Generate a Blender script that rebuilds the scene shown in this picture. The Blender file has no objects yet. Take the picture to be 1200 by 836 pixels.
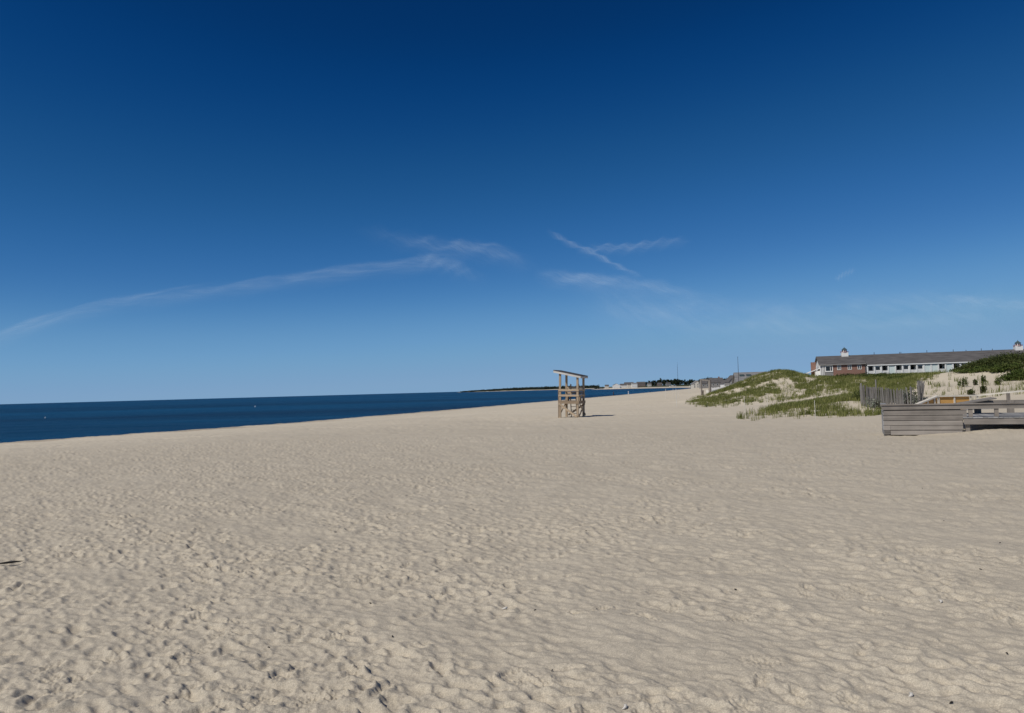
import bpy, bmesh, math, random
import numpy as np
from mathutils import Vector, Matrix

random.seed(7)
RNG = np.random.default_rng(11)
scene = bpy.context.scene
COL = scene.collection
R = math.radians

# ------------------------------------------------------------------ camera model (photo pixels 1200 x 836)
FPX, CX, CY = 867.0, 600.0, 418.0
EYE = 2.0
PITCH = math.atan(39.4 / FPX)
ROLL = math.atan(0.0275)
_f = np.array([0, math.cos(PITCH), math.sin(PITCH)])
_r0 = np.array([1.0, 0, 0])
_u0 = np.array([0, -math.sin(PITCH), math.cos(PITCH)])
_r = _r0 * math.cos(ROLL) - _u0 * math.sin(ROLL)
_u = _u0 * math.cos(ROLL) + _r0 * math.sin(ROLL)

def ray(px, py):
    return _f + (px - CX) / FPX * _r + (CY - py) / FPX * _u

def at(px, py, Y):
    """world point seen at photo pixel (px, py) at distance Y along +Y"""
    d = ray(px, py)
    return Vector((d[0] / d[1] * Y, Y, EYE + d[2] / d[1] * Y))

def at_z(px, py, z):
    d = ray(px, py)
    t = (z - EYE) / d[2]
    return Vector((d[0] * t, d[1] * t, z))

def pix(x, y, z):
    dx, dy, dz = x, y, z - EYE
    a = dx * _f[0] + dy * _f[1] + dz * _f[2]
    return CX + FPX * (dx * _r[0] + dy * _r[1] + dz * _r[2]) / a, CY - FPX * (dx * _u[0] + dy * _u[1] + dz * _u[2]) / a

# ------------------------------------------------------------------ materials
def node(nt, typ, **kw):
    n = nt.nodes.new(typ)
    for k, v in kw.items():
        setattr(n, k, v)
    return n

def new_mat(name):
    m = bpy.data.materials.new(name)
    m.use_nodes = True
    nt = m.node_tree
    nt.nodes.clear()
    out = node(nt, 'ShaderNodeOutputMaterial')
    b = node(nt, 'ShaderNodeBsdfPrincipled')
    nt.links.new(b.outputs[0], out.inputs[0])
    return m, nt, b, out

def mat_noise(name, c1, c2, scale=(1, 1, 1), nscale=4.0, detail=5, rough=0.85, spec=0.3, lo=0.3, hi=0.7, bump=0.0, bscale=None):
    m, nt, b, out = new_mat(name)
    L = nt.links.new
    tc = node(nt, 'ShaderNodeTexCoord')
    mp = node(nt, 'ShaderNodeMapping')
    mp.inputs['Scale'].default_value = scale
    L(tc.outputs['Object'], mp.inputs[0])
    nz = node(nt, 'ShaderNodeTexNoise')
    nz.inputs['Scale'].default_value = nscale
    nz.inputs['Detail'].default_value = detail
    L(mp.outputs[0], nz.inputs['Vector'])
    mr = node(nt, 'ShaderNodeMapRange')
    mr.inputs[1].default_value = lo
    mr.inputs[2].default_value = hi
    L(nz.outputs['Fac'], mr.inputs[0])
    mx = node(nt, 'ShaderNodeMix', data_type='RGBA')
    mx.inputs[6].default_value = (*c1, 1)
    mx.inputs[7].default_value = (*c2, 1)
    L(mr.outputs[0], mx.inputs[0])
    L(mx.outputs[2], b.inputs['Base Color'])
    b.inputs['Roughness'].default_value = rough
    b.inputs['Specular IOR Level'].default_value = spec
    if bump:
        bp = node(nt, 'ShaderNodeBump')
        bp.inputs['Strength'].default_value = bump
        bp.inputs['Distance'].default_value = 0.01
        L(nz.outputs['Fac'], bp.inputs['Height'])
        L(bp.outputs[0], b.inputs['Normal'])
    return m

def mat_wood(name, dark, light, axis='x', rough=0.85):
    """grain stretched along one object axis, board-to-board variation by island"""
    sc = {'x': (0.7, 14, 14), 'y': (14, 0.7, 14), 'z': (14, 14, 0.7)}[axis]
    m, nt, b, out = new_mat(name)
    L = nt.links.new
    tc = node(nt, 'ShaderNodeTexCoord')
    geo = node(nt, 'ShaderNodeNewGeometry')
    mp = node(nt, 'ShaderNodeMapping')
    mp.inputs['Scale'].default_value = sc
    L(tc.outputs['Object'], mp.inputs[0])
    add = node(nt, 'ShaderNodeVectorMath', operation='MULTIPLY_ADD')
    add.inputs[1].default_value = (40, 40, 40)
    L(geo.outputs['Random Per Island'], add.inputs[0])
    L(mp.outputs[0], add.inputs[2])
    nz = node(nt, 'ShaderNodeTexNoise')
    nz.inputs['Scale'].default_value = 1.0
    nz.inputs['Detail'].default_value = 6
    nz.inputs['Roughness'].default_value = 0.65
    L(add.outputs[0], nz.inputs['Vector'])
    n2 = node(nt, 'ShaderNodeTexNoise')
    n2.inputs['Scale'].default_value = 1.7
    n2.inputs['Detail'].default_value = 5
    L(tc.outputs['Object'], n2.inputs['Vector'])
    ad = node(nt, 'ShaderNodeMath', operation='ADD')
    L(nz.outputs['Fac'], ad.inputs[0])
    isl = node(nt, 'ShaderNodeMath', operation='MULTIPLY')
    L(geo.outputs['Random Per Island'], isl.inputs[0])
    isl.inputs[1].default_value = 0.8
    L(isl.outputs[0], ad.inputs[1])
    a2 = node(nt, 'ShaderNodeMath', operation='MULTIPLY_ADD')
    L(n2.outputs['Fac'], a2.inputs[0])
    a2.inputs[1].default_value = 0.7
    L(ad.outputs[0], a2.inputs[2])
    mr = node(nt, 'ShaderNodeMapRange')
    mr.inputs[1].default_value = 0.72
    mr.inputs[2].default_value = 1.75
    L(a2.outputs[0], mr.inputs[0])
    mx = node(nt, 'ShaderNodeMix', data_type='RGBA')
    mx.inputs[6].default_value = (*dark, 1)
    mx.inputs[7].default_value = (*light, 1)
    L(mr.outputs[0], mx.inputs[0])
    L(mx.outputs[2], b.inputs['Base Color'])
    b.inputs['Roughness'].default_value = rough
    b.inputs['Specular IOR Level'].default_value = 0.25
    bp = node(nt, 'ShaderNodeBump')
    bp.inputs['Strength'].default_value = 0.35
    bp.inputs['Distance'].default_value = 0.006
    L(nz.outputs['Fac'], bp.inputs['Height'])
    L(bp.outputs[0], b.inputs['Normal'])
    return m

def mat_leaf(name, c1, c2, c3=None, trans=0.25):
    """foliage: colour varies blade by blade / leaf by leaf and in clumps"""
    m, nt, b, out = new_mat(name)
    L = nt.links.new
    geo = node(nt, 'ShaderNodeNewGeometry')
    tc = node(nt, 'ShaderNodeTexCoord')
    nz = node(nt, 'ShaderNodeTexNoise')
    nz.inputs['Scale'].default_value = 0.9
    nz.inputs['Detail'].default_value = 4
    L(tc.outputs['Object'], nz.inputs['Vector'])
    a = node(nt, 'ShaderNodeMath', operation='MULTIPLY_ADD')
    L(nz.outputs['Fac'], a.inputs[0])
    a.inputs[1].default_value = 1.8
    L(geo.outputs['Random Per Island'], a.inputs[2])
    mr = node(nt, 'ShaderNodeMapRange')
    mr.inputs[1].default_value = 0.65
    mr.inputs[2].default_value = 2.15
    L(a.outputs[0], mr.inputs[0])
    cr = node(nt, 'ShaderNodeValToRGB')
    cr.color_ramp.elements[0].color = (*c1, 1)
    cr.color_ramp.elements[1].color = (*(c3 or c2), 1)
    if c3:
        e = cr.color_ramp.elements.new(0.6)
        e.color = (*c2, 1)
    L(mr.outputs[0], cr.inputs[0])
    L(cr.outputs[0], b.inputs['Base Color'])
    b.inputs['Roughness'].default_value = 0.75
    b.inputs['Specular IOR Level'].default_value = 0.15
    tr = node(nt, 'ShaderNodeBsdfTranslucent')
    L(cr.outputs[0], tr.inputs[0])
    ms = node(nt, 'ShaderNodeMixShader')
    ms.inputs[0].default_value = trans
    L(b.outputs[0], ms.inputs[1])
    L(tr.outputs[0], ms.inputs[2])
    L(ms.outputs[0], out.inputs[0])
    return m

# ------------------------------------------------------------------ objects
def tag(o, label=None, cat=None, group=None, kind=None):
    if label: o['label'] = label
    if cat: o['category'] = cat
    if group: o['group'] = group
    if kind: o['kind'] = kind
    return o

def empty(name, loc, rz=0.0, label=None, cat=None, group=None):
    o = bpy.data.objects.new(name, None)
    o.empty_display_size = 0.3
    COL.objects.link(o)
    o.location = loc
    o.rotation_euler = (0, 0, rz)
    return tag(o, label, cat, group)

def copy_tree(o, parent=None):
    c = o.copy()
    COL.objects.link(c)
    if parent is not None:
        c.parent = parent
    for ch in list(o.children):
        copy_tree(ch, c)
    return c

class MB:
    def __init__(self):
        self.v, self.f = [], []
    def add(self, vs, fs):
        n = len(self.v)
        self.v += [tuple(p) for p in vs]
        self.f += [tuple(i + n for i in q) for q in fs]
        return self
    def box(self, x0, x1, y0, y1, z0, z1):
        vs = [(x0, y0, z0), (x1, y0, z0), (x1, y1, z0), (x0, y1, z0), (x0, y0, z1), (x1, y0, z1), (x1, y1, z1), (x0, y1, z1)]
        return self.add(vs, [(0, 3, 2, 1), (4, 5, 6, 7), (0, 1, 5, 4), (1, 2, 6, 5), (2, 3, 7, 6), (3, 0, 4, 7)])
    def bar(self, a, b, w, h, up=(0, 0, 1)):
        """square-section bar from a to b; w across, h along 'up'"""
        a, b, up = Vector(a), Vector(b), Vector(up)
        d = (b - a).normalized()
        s = d.cross(up)
        if s.length < 1e-4:
            s = d.cross(Vector((1, 0, 0)))
        s.normalize()
        t = s.cross(d).normalized()
        vs = []
        for p in (a, b):
            for i, j in ((-1, -1), (1, -1), (1, 1), (-1, 1)):
                vs.append(p + s * (w / 2 * i) + t * (h / 2 * j))
        return self.add(vs, [(0, 3, 2, 1), (4, 5, 6, 7), (0, 1, 5, 4), (1, 2, 6, 5), (2, 3, 7, 6), (3, 0, 4, 7)])
    def tube(self, pts, rad, n=8, cap=True):
        pts = [Vector(p) for p in pts]
        if not hasattr(rad, '__len__'):
            rad = [rad] * len(pts)
        base = len(self.v)
        for i, p in enumerate(pts):
            d = (pts[min(i + 1, len(pts) - 1)] - pts[max(i - 1, 0)]).normalized()
            s = d.cross(Vector((0, 0, 1)))
            if s.length < 1e-3:
                s = Vector((1, 0, 0))
            s.normalize()
            t = s.cross(d)
            for k in range(n):
                a = 2 * math.pi * k / n
                self.v.append(tuple(p + s * math.cos(a) * rad[i] + t * math.sin(a) * rad[i]))
        for i in range(len(pts) - 1):
            for k in range(n):
                k2 = (k + 1) % n
                self.f.append((base + i * n + k, base + i * n + k2, base + (i + 1) * n + k2, base + (i + 1) * n + k))
        if cap:
            self.f.append(tuple(base + k for k in range(n))[::-1])
            self.f.append(tuple(base + (len(pts) - 1) * n + k for k in range(n)))
        return self
    def lathe(self, prof, n=16, cx=0, cy=0):
        """prof: (r, z) pairs"""
        base = len(self.v)
        for r_, z in prof:
            for k in range(n):
                a = 2 * math.pi * (k + 0.5) / n
                self.v.append((cx + r_ * math.cos(a), cy + r_ * math.sin(a), z))
        for i in range(len(prof) - 1):
            for k in range(n):
                k2 = (k + 1) % n
                self.f.append((base + i * n + k, base + i * n + k2, base + (i + 1) * n + k2, base + (i + 1) * n + k))
        self.f.append(tuple(base + k for k in range(n))[::-1])
        self.f.append(tuple(base + (len(prof) - 1) * n + k for k in range(n)))
        return self
    def prism(self, poly, off):
        """extrude polygon (list of 3D points) by vector off"""
        n = len(poly)
        off = Vector(off)
        p = [Vector(q) for q in poly]
        vs = p + [q + off for q in p]
        fs = [tuple(range(n))[::-1], tuple(range(n, 2 * n))]
        for i in range(n):
            j = (i + 1) % n
            fs.append((i, j, n + j, n + i))
        return self.add(vs, fs)
    def build(self, name, mat, parent=None, smooth=False, loc=None):
        me = bpy.data.meshes.new(name)
        me.from_pydata(self.v, [], self.f)
        bm = bmesh.new()
        bm.from_mesh(me)
        bmesh.ops.recalc_face_normals(bm, faces=bm.faces)
        bm.to_mesh(me)
        bm.free()
        me.materials.append(mat)
        if smooth:
            me.polygons.foreach_set('use_smooth', [True] * len(me.polygons))
        o = bpy.data.objects.new(name, me)
        COL.objects.link(o)
        if parent is not None:
            o.parent = parent
        if loc is not None:
            o.location = loc
        return o

def np_mesh(name, V, F, mat, parent=None, smooth=False, uv=None):
    """V (n,3), F (m,k) numpy -> object"""
    me = bpy.data.meshes.new(name)
    k = F.shape[1]
    me.vertices.add(len(V))
    me.vertices.foreach_set('co', np.ascontiguousarray(V, np.float32).ravel())
    me.loops.add(F.size)
    me.loops.foreach_set('vertex_index', np.ascontiguousarray(F, np.int32).ravel())
    me.polygons.add(len(F))
    me.polygons.foreach_set('loop_start', np.arange(0, F.size, k, dtype=np.int32))
    me.polygons.foreach_set('use_smooth', np.full(len(F), smooth, dtype=bool))
    if uv is not None:
        ul = me.uv_layers.new(name='UVMap')
        ul.data.foreach_set('uv', np.ascontiguousarray(uv[F.ravel()], np.float32).ravel())
    me.update(calc_edges=True)
    me.materials.append(mat)
    o = bpy.data.objects.new(name, me)
    COL.objects.link(o)
    if parent is not None:
        o.parent = parent
    return o

def sstep(a, b, x):
    t = np.clip((x - a) / (b - a), 0, 1)
    return t * t * (3 - 2 * t)
SKY_AIR, SKY_DUST, SKY_OZONE = 0.4, 0.0, 6.0
SKY_GAMMA, SKY_TINT, SKY_STR = 1.0, (1, 1, 1), 0.1
EXPOSURE = 0.0
SAND_A, SAND_B = (0.475, 0.420, 0.332), (0.567, 0.505, 0.402)
SEA_COL, SEA_ROUGH, SEA_SPEC, SEA_BUMP = (0.0006, 0.038, 0.108), 0.3, 0.02, 1.0
# ------------------------------------------------------------------ light, sky, camera
SUN_EL, SUN_BETA = R(46), R(38)          # sun stands to the left and behind the camera
sun_dir = Vector((-math.cos(SUN_BETA) * math.cos(SUN_EL), -math.sin(SUN_BETA) * math.cos(SUN_EL), math.sin(SUN_EL)))
sl = bpy.data.lights.new('sun', 'SUN')
sl.energy = 3.2
sl.angle = R(0.53)
sl.color = (1.0, 0.94, 0.84)
so = bpy.data.objects.new('sun', sl)
COL.objects.link(so)
so.rotation_euler = (-sun_dir).to_track_quat('-Z', 'Y').to_euler()

w = bpy.data.worlds.new('World')
scene.world = w
w.use_nodes = True
nt = w.node_tree
nt.nodes.clear()
L = nt.links.new
sky = node(nt, 'ShaderNodeTexSky', sky_type='NISHITA')
sky.sun_disc = False
sky.sun_elevation = SUN_EL
# the sky's rotation is measured clockwise from +Y
sky.sun_rotation = math.atan2(sun_dir.x, sun_dir.y)
sky.altitude = 0
sky.air_density = SKY_AIR
sky.dust_density = SKY_DUST
sky.ozone_density = SKY_OZONE
# the clear, polarised deep blue of the day: one tone curve per channel on the sky radiance
pre = node(nt, 'ShaderNodeMix', data_type='RGBA', blend_type='MULTIPLY')
pre.inputs[0].default_value = 1.0
pre.inputs[7].default_value = (0.1, 0.1, 0.1, 1)
L(sky.outputs[0], pre.inputs[6])
cv = node(nt, 'ShaderNodeRGBCurve')
CURVES = [
    [(0, 0), (.034, .0010), (.041, .0022), (.056, .011), (.089, .037), (.181, .135), (.366, .205), (.468, .215), (1, .30)],
    [(0, 0), (.070, .030), (.084, .045), (.114, .083), (.181, .156), (.347, .315), (.597, .362), (.686, .37), (1, .45)],
    [(0, 0), (.168, .127), (.202, .178), (.266, .252), (.397, .392), (.658, .555), (.855, .562), (1, .58)]]
for ci, pts in enumerate(CURVES):
    c = cv.mapping.curves[ci]
    while len(c.points) < len(pts):
        c.points.new(0.5, 0.5)
    for p, q in zip(c.points, pts):
        p.location = q
        p.handle_type = 'AUTO_CLAMPED'
cv.mapping.extend = 'HORIZONTAL'
cv.mapping.update()
L(pre.outputs[2], cv.inputs[1])
post = node(nt, 'ShaderNodeMix', data_type='RGBA', blend_type='MULTIPLY')
post.inputs[0].default_value = 1.0
post.inputs[7].default_value = (10, 10, 10, 1)
L(cv.outputs[0], post.inputs[6])
bg = node(nt, 'ShaderNodeBackground')
bg.inputs[1].default_value = SKY_STR
L(post.outputs[2], bg.inputs[0])
wo = node(nt, 'ShaderNodeOutputWorld')
L(bg.outputs[0], wo.inputs[0])

cam = bpy.data.cameras.new('camera')
cam.sensor_width = 36
cam.lens = FPX / 1200 * 36
cam.clip_start = 0.05
cam.clip_end = 80000
co = bpy.data.objects.new('camera', cam)
COL.objects.link(co)
co.matrix_world = Matrix(((_r[0], _u[0], -_f[0], 0), (_r[1], _u[1], -_f[1], 0), (_r[2], _u[2], -_f[2], EYE), (0, 0, 0, 1)))
scene.camera = co
scene.view_settings.view_transform = 'Standard'
scene.view_settings.look = 'None'
scene.view_settings.gamma = 1
scene.view_settings.exposure = EXPOSURE
scene.view_settings.use_curve_mapping = False
scene.cycles.max_bounces = 6
scene.cycles.transparent_max_bounces = 16
# ------------------------------------------------------------------ terrain height
WATER_Z = -2.2
LAND = np.array([(-400, -520), (-140, -110), (-44, 63.6), (-27.7, 92), (-9.9, 143), (41.7, 301), (146, 636), (226, 905), (300, 1200),
                 (330, 1480), (290, 1640), (236, 1730), (196, 1790), (240, 2000), (420, 2600), (520, 3300), (300, 3750), (-60, 3880),
                 (-300, 3960), (-285, 4060), (200, 4600), (1500, 6500), (15000, 14000), (15000, -15000), (2000, -15000)], float)

def land_dist(x, y):
    """signed distance to the beach crest, positive inland"""
    best = np.full(x.shape, 1e12)
    inside = np.zeros(x.shape, bool)
    n = len(LAND)
    for i in range(n):
        ax, ay = LAND[i]
        bx, by = LAND[(i + 1) % n]
        ex, ey = bx - ax, by - ay
        t = np.clip(((x - ax) * ex + (y - ay) * ey) / (ex * ex + ey * ey), 0, 1)
        d = (x - ax - t * ex) ** 2 + (y - ay - t * ey) ** 2
        np.minimum(best, d, out=best)
        if ay != by:
            c = ((ay > y) != (by > y)) & (x < (y - ay) / (by - ay) * ex + ax)
            inside ^= c
    return np.sqrt(best) * np.where(inside, 1, -1)

def base_h(x, y, d):
    sea = np.maximum(-1.3 + d * 0.11, -6)
    up = -1.3 + 1.3 * sstep(-2, 42, d)
    far = 2.0 * sstep(52, 80, d) * sstep(100, 135, y)
    rise = 5.0 * sstep(60, 700, d) * sstep(700, 1500, y)
    return np.where(d < 0, sea, up) + far + rise

# dune shape: heights read at known distances, smoothed
_raw = [(px, py, Y) for px, py, Y in [
    (870, 462, 80), (870, 450, 92), (890, 440, 94), (905, 436, 95), (920, 434, 96), (935, 436, 95), (920, 455, 82), (850, 458, 90), (830, 469, 86),
    (900, 470, 72), (945, 439, 94), (960, 440, 92), (960, 452, 78), (1000, 455, 68), (1000, 440, 84), (1050, 437.5, 80), (1050, 460, 55), (1050, 472, 46),
    (975, 440, 88), (1025, 439, 82),
    (1080, 472, 44), (1100, 455, 50), (1100, 438.5, 60), (1130, 436.5, 62), (1150, 455, 48), (1150, 470, 40), (1180, 460, 42), (1180, 445, 52), (1150, 432, 62),
    (1180, 427, 62), (1200, 424, 60), (1240, 425, 58), (1240, 450, 45), (1300, 425, 56), (1300, 450, 42), (1400, 425, 52), (1400, 450, 40), (1500, 440, 48),
    (940, 476, 50), (980, 468, 52), (1005, 462, 54), (900, 483.5, 48), (960, 469, 61), (1000, 462, 60), (1010, 470, 46), (1035, 478, 43.5)]]
_ctl = []
for px, py, Y in _raw:
    p = at(px, py, Y)
    _ctl.append((p.x, p.y, p.z - (0.36 if Y >= 78 and px > 930 else 0.18 if py < 470 and px < 1010 else 0.0)))
for px, Y, z in [(868, 43.5, 0), (900, 42.5, 0), (940, 41.5, .02), (1000, 41, .06), (1040, 37, .25), (1100, 33, .28), (1200, 31, .25), (1300, 30, .25), (1400, 29, .25),
                 (800, 95, 0), (790, 120, 0), (805, 85, 0), (780, 75, 0), (840, 76, .05), (880, 62, .02), (920, 60, .05), (850, 60, 0), (820, 50, 0), (860, 66, .0), (820, 66, 0),
                 (900, 36, 0), (1000, 33, 0), (1060, 27, .0), (1150, 24.5, .03), (1250, 23, .03), (1350, 22, .03), (900, 28, 0), (780, 55, 0)]:
    q = at(px, 450, Y)
    _ctl.append((q.x, q.y, z))
for px, Y, z in [(826, 100, .0), (828, 112, .0), (815, 112, 0), (822, 125, .0), (840, 105, .35), (826, 142, .05), (835, 142, .15), (850, 120, .5), (858, 150, .9), (870, 165, 1.6), (900, 118, 2.2), (950, 115, 2.0), (1000, 110, 2.0), (1050, 105, 2.0), (1100, 95, 2.0), (1150, 90, 2.2), (1200, 86, 2.2), (1280, 80, 2.2), (1400, 75, 2.2)]:
    q = at(px, 450, Y)
    _ctl.append((q.x, q.y, z))
_ctl = np.array(_ctl)
_cd = land_dist(_ctl[:, 0].copy(), _ctl[:, 1].copy())
_res = _ctl[:, 2] - base_h(_ctl[:, 0], _ctl[:, 1], _cd)
KL = 11.0
def _k(ax, ay, bx, by):
    s = np.sqrt((ax[:, None] - bx[None]) ** 2 + (ay[:, None] - by[None]) ** 2) / KL * math.sqrt(3)
    return (1 + s) * np.exp(-s)
_K = _k(_ctl[:, 0], _ctl[:, 1], _ctl[:, 0], _ctl[:, 1]) + np.eye(len(_ctl)) * 0.004
_al = np.linalg.solve(_K, _res)

def dune_h(x, y):
    out = np.zeros(x.shape)
    m = (x > -10) & (x < 110) & (y > 8) & (y < 190)
    xs, ys = x[m], y[m]
    o = np.zeros(len(xs))
    for i in range(0, len(xs), 60000):
        o[i:i + 60000] = _k(xs[i:i + 60000], ys[i:i + 60000], _ctl[:, 0], _ctl[:, 1]) @ _al
    out[m] = o
    return out

_A = at(1036, 500, 26.5)
def drift_h(x, y):
    # sand drifted against the deck
    th_ = math.atan2(-0.42, 0.906)
    u = (x - _A.x) * math.cos(th_) + (y - _A.y) * math.sin(th_)
    v = -(x - _A.x) * math.sin(th_) + (y - _A.y) * math.cos(th_)
    along = 0.11 * sstep(0.6, 2.4, u) + 0.09 * sstep(2.3, 3.3, u)
    return along * sstep(-3.0, -0.15, v) * (1 - sstep(4, 9, v))
def smooth_h(x, y):
    d = land_dist(x, y)
    return base_h(x, y, d) + dune_h(x, y) + drift_h(x, y), d

def fft_noise(shape, cell, spec_fn, seed):
    r = np.random.default_rng(seed)
    wn = np.fft.rfft2(r.standard_normal(shape).astype(np.float32))
    fy = np.fft.fftfreq(shape[0], cell)[:, None]
    fx = np.fft.rfftfreq(shape[1], cell)[None]
    a = np.fft.irfft2(wn * spec_fn(fx, fy), s=shape)
    return ((a - a.mean()) / a.std()).astype(np.float32)

WIND = R(-36)           # the wind has drawn the ridges out along this direction
def aniso(lx, ly, sharp=2.0, ang=WIND):
    """band noise: wavelength lx along 'ang', ly across it"""
    def f(fx, fy):
        u = fx * math.cos(ang) + fy * math.sin(ang)
        v = -fx * math.sin(ang) + fy * math.cos(ang)
        q = np.sqrt((u * lx) ** 2 + (v * ly) ** 2)
        return np.exp(-0.5 * (q / 1.0) ** 2) * np.minimum(q, 1) ** 0.5 + 0.0
    return f

# near raster: footprints, ripples and crumbs
NC = 0.015
NX0, NX1, NY0, NY1 = -26.0, 26.0, 1.0, 37.0
nsx, nsy = int((NX1 - NX0) / NC), int((NY1 - NY0) / NC)
gx = (NX0 + NC * np.arange(nsx)).astype(np.float32)[None]
gy = (NY0 + NC * np.arange(nsy)).astype(np.float32)[:, None]
near = np.zeros((nsy, nsx), np.float32)
patch = fft_noise((nsy, nsx), NC, aniso(5.0, 2.5), 3)            # where it is trampled / smooth
trample = sstep(-1.0, 1.0, 0.65 * patch + 1.1 * (1 - sstep(-2.0, 5.0, gx + 0.30 * (gy - 6))) - 0.15 - 0.5 * sstep(14, 26, gy)).astype(np.float32)
near += 0.0036 * fft_noise((nsy, nsx), NC, aniso(0.30, 0.20), 5) * (0.8 + 0.45 * (1 - trample))
near += 0.0034 * fft_noise((nsy, nsx), NC, aniso(0.19, 0.11), 6) * (0.55 + 0.6 * trample)
near += 0.0015 * fft_noise((nsy, nsx), NC, aniso(0.09, 0.06), 16) * (0.35 + 0.8 * trample)
near += 0.0095 * fft_noise((nsy, nsx), NC, aniso(1.3, 0.9), 8)
crumb = fft_noise((nsy, nsx), NC, lambda fx, fy: np.exp(-0.5 * ((np.sqrt(fx ** 2 + fy ** 2) - 26) / 10) ** 2), 9)
crumbmask = np.zeros_like(near)

HW = 26
_g = (np.arange(-HW, HW + 1) * NC).astype(np.float32)
PXX, PYY = np.meshgrid(_g, _g)
def stamp(x, y, ang, a, b, depth, sharp, rim, crum):
    ix, iy = int((x - NX0) / NC), int((y - NY0) / NC)
    if ix < HW or iy < HW or ix >= nsx - HW - 1 or iy >= nsy - HW - 1:
        return
    ca, sa = math.cos(ang), math.sin(ang)
    u = (PXX * ca + PYY * sa) / a
    v = (-PXX * sa + PYY * ca) / b
    q = u * u + v * v
    k = -np.exp(-q ** sharp) + rim * np.exp(-((np.sqrt(q) - 1.45) / 0.38) ** 2) * (0.7 + 0.5 * u / 2)
    sl_ = (slice(iy - HW, iy + HW + 1), slice(ix - HW, ix + HW + 1))
    near[sl_] += depth * k
    if crum:
        np.maximum(crumbmask[sl_], crum * np.exp(-(q / 4.0) ** 2), out=crumbmask[sl_])

def tramp_at(x, y):
    ix, iy = int((x - NX0) / NC), int((y - NY0) / NC)
    if 0 <= ix < nsx and 0 <= iy < nsy:
        return float(trample[iy, ix])
    return 0.5

rs = random.Random(5)
# old prints, half filled by the wind
for _ in range(26000):
    y = NY0 + (NY1 - NY0) * rs.random() ** 1.15
    x = rs.uniform(-1, 1) * (2.5 + 0.74 * y)
    if rs.random() > 0.30 + 0.70 * tramp_at(x, y):
        continue
    t = tramp_at(x, y)
    stamp(x, y, WIND + rs.gauss(0, 0.6), rs.uniform(.06, .115), rs.uniform(.036, .062), rs.uniform(.007, .022) * (0.45 + 0.85 * t), rs.uniform(.9, 1.9), rs.uniform(.2, .6), 0.25 * t * (rs.random() < .3))
# walking tracks
for tr in range(120):
    y = rs.uniform(2.5, 34)
    x = rs.uniform(-1, 1) * (2 + 0.72 * y)
    a = rs.choice([rs.gauss(R(150), .35), rs.gauss(R(-32), .35), rs.gauss(R(75), .5), rs.uniform(0, 6.28)])
    fresh = rs.random() < 0.30
    side = 1
    for s in range(rs.randint(8, 34)):
        a += rs.gauss(0, .06)
        st = rs.uniform(.58, .74)
        x += st * math.cos(a)
        y += st * math.sin(a)
        side = -side
        px_, py_ = x - side * .11 * math.sin(a), y + side * .11 * math.cos(a)
        t = tramp_at(px_, py_)
        if fresh:
            d_ = rs.uniform(.014, .030) * (0.45 + 0.6 * t)
            stamp(px_ + .07 * math.cos(a), py_ + .07 * math.sin(a), a + rs.gauss(0, .12), .088, .058, d_, 1.8, .42, 1.0 * t)
            stamp(px_ - .085 * math.cos(a), py_ - .085 * math.sin(a), a, .06, .05, d_ * 1.15, 1.9, .38, 0.8 * t)
        else:
            stamp(px_, py_, a + rs.gauss(0, .2), rs.uniform(.11, .14), rs.uniform(.05, .068), rs.uniform(.010, .024) * (0.5 + 0.6 * t), 1.2, .35, 0)
# small deep pits: heels, toes, paws
for _ in range(2600):
    y = NY0 + (NY1 - NY0) * rs.random() ** 1.3
    x = rs.uniform(-1, 1) * (2.0 + 0.72 * y)
    t = tramp_at(x, y)
    if rs.random() > 0.08 + 0.92 * t ** 1.5:
        continue
    stamp(x, y, rs.uniform(0, 3.14), rs.uniform(.03, .055), rs.uniform(.022, .038), rs.uniform(.008, .022), 1.6, .25, 0)
# scuffed, crumbly spots
for _ in range(190):
    y = rs.uniform(2.5, 22)
    x = rs.uniform(-1, 1) * (1.5 + 0.72 * y)
    t = tramp_at(x, y)
    if rs.random() > 0.15 + 0.85 * t:
        continue
    for q in range(rs.randint(1, 4)):
        stamp(x + rs.gauss(0, .25), y + rs.gauss(0, .18), rs.uniform(0, 3.14), rs.uniform(.06, .10), rs.uniform(.04, .06), rs.uniform(.010, .022), 2.0, .55, 1.0)
lo_ = near < -0.016
near[lo_] = -0.016 + 0.016 * np.tanh((near[lo_] + 0.016) / 0.016 * 0.8)     # loose sand slumps: no deep holes
near *= 0.93
near += crumb * crumbmask * 0.0058
near += crumb * 0.0005
del crumb, patch

# far raster (tiles)
FC, FN = 0.085, 2048
farr = 0.0085 * fft_noise((FN, FN), FC, aniso(0.75, 0.38), 21) + 0.012 * fft_noise((FN, FN), FC, aniso(2.6, 1.4), 22) + 0.02 * fft_noise((FN, FN), FC, aniso(9, 5), 23)
farr *= (0.6 + 0.5 * sstep(-1, 1.2, fft_noise((FN, FN), FC, aniso(14, 7), 24)))

def bil(a, fx, fy):
    ix = np.floor(fx).astype(np.int32)
    iy = np.floor(fy).astype(np.int32)
    tx, ty = (fx - ix).astype(np.float32), (fy - iy).astype(np.float32)
    ix1, iy1 = ix + 1, iy + 1
    h, w_ = a.shape
    ix %= w_; ix1 %= w_; iy %= h; iy1 %= h
    return (a[iy, ix] * (1 - tx) + a[iy, ix1] * tx) * (1 - ty) + (a[iy1, ix] * (1 - tx) + a[iy1, ix1] * tx) * ty

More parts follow.
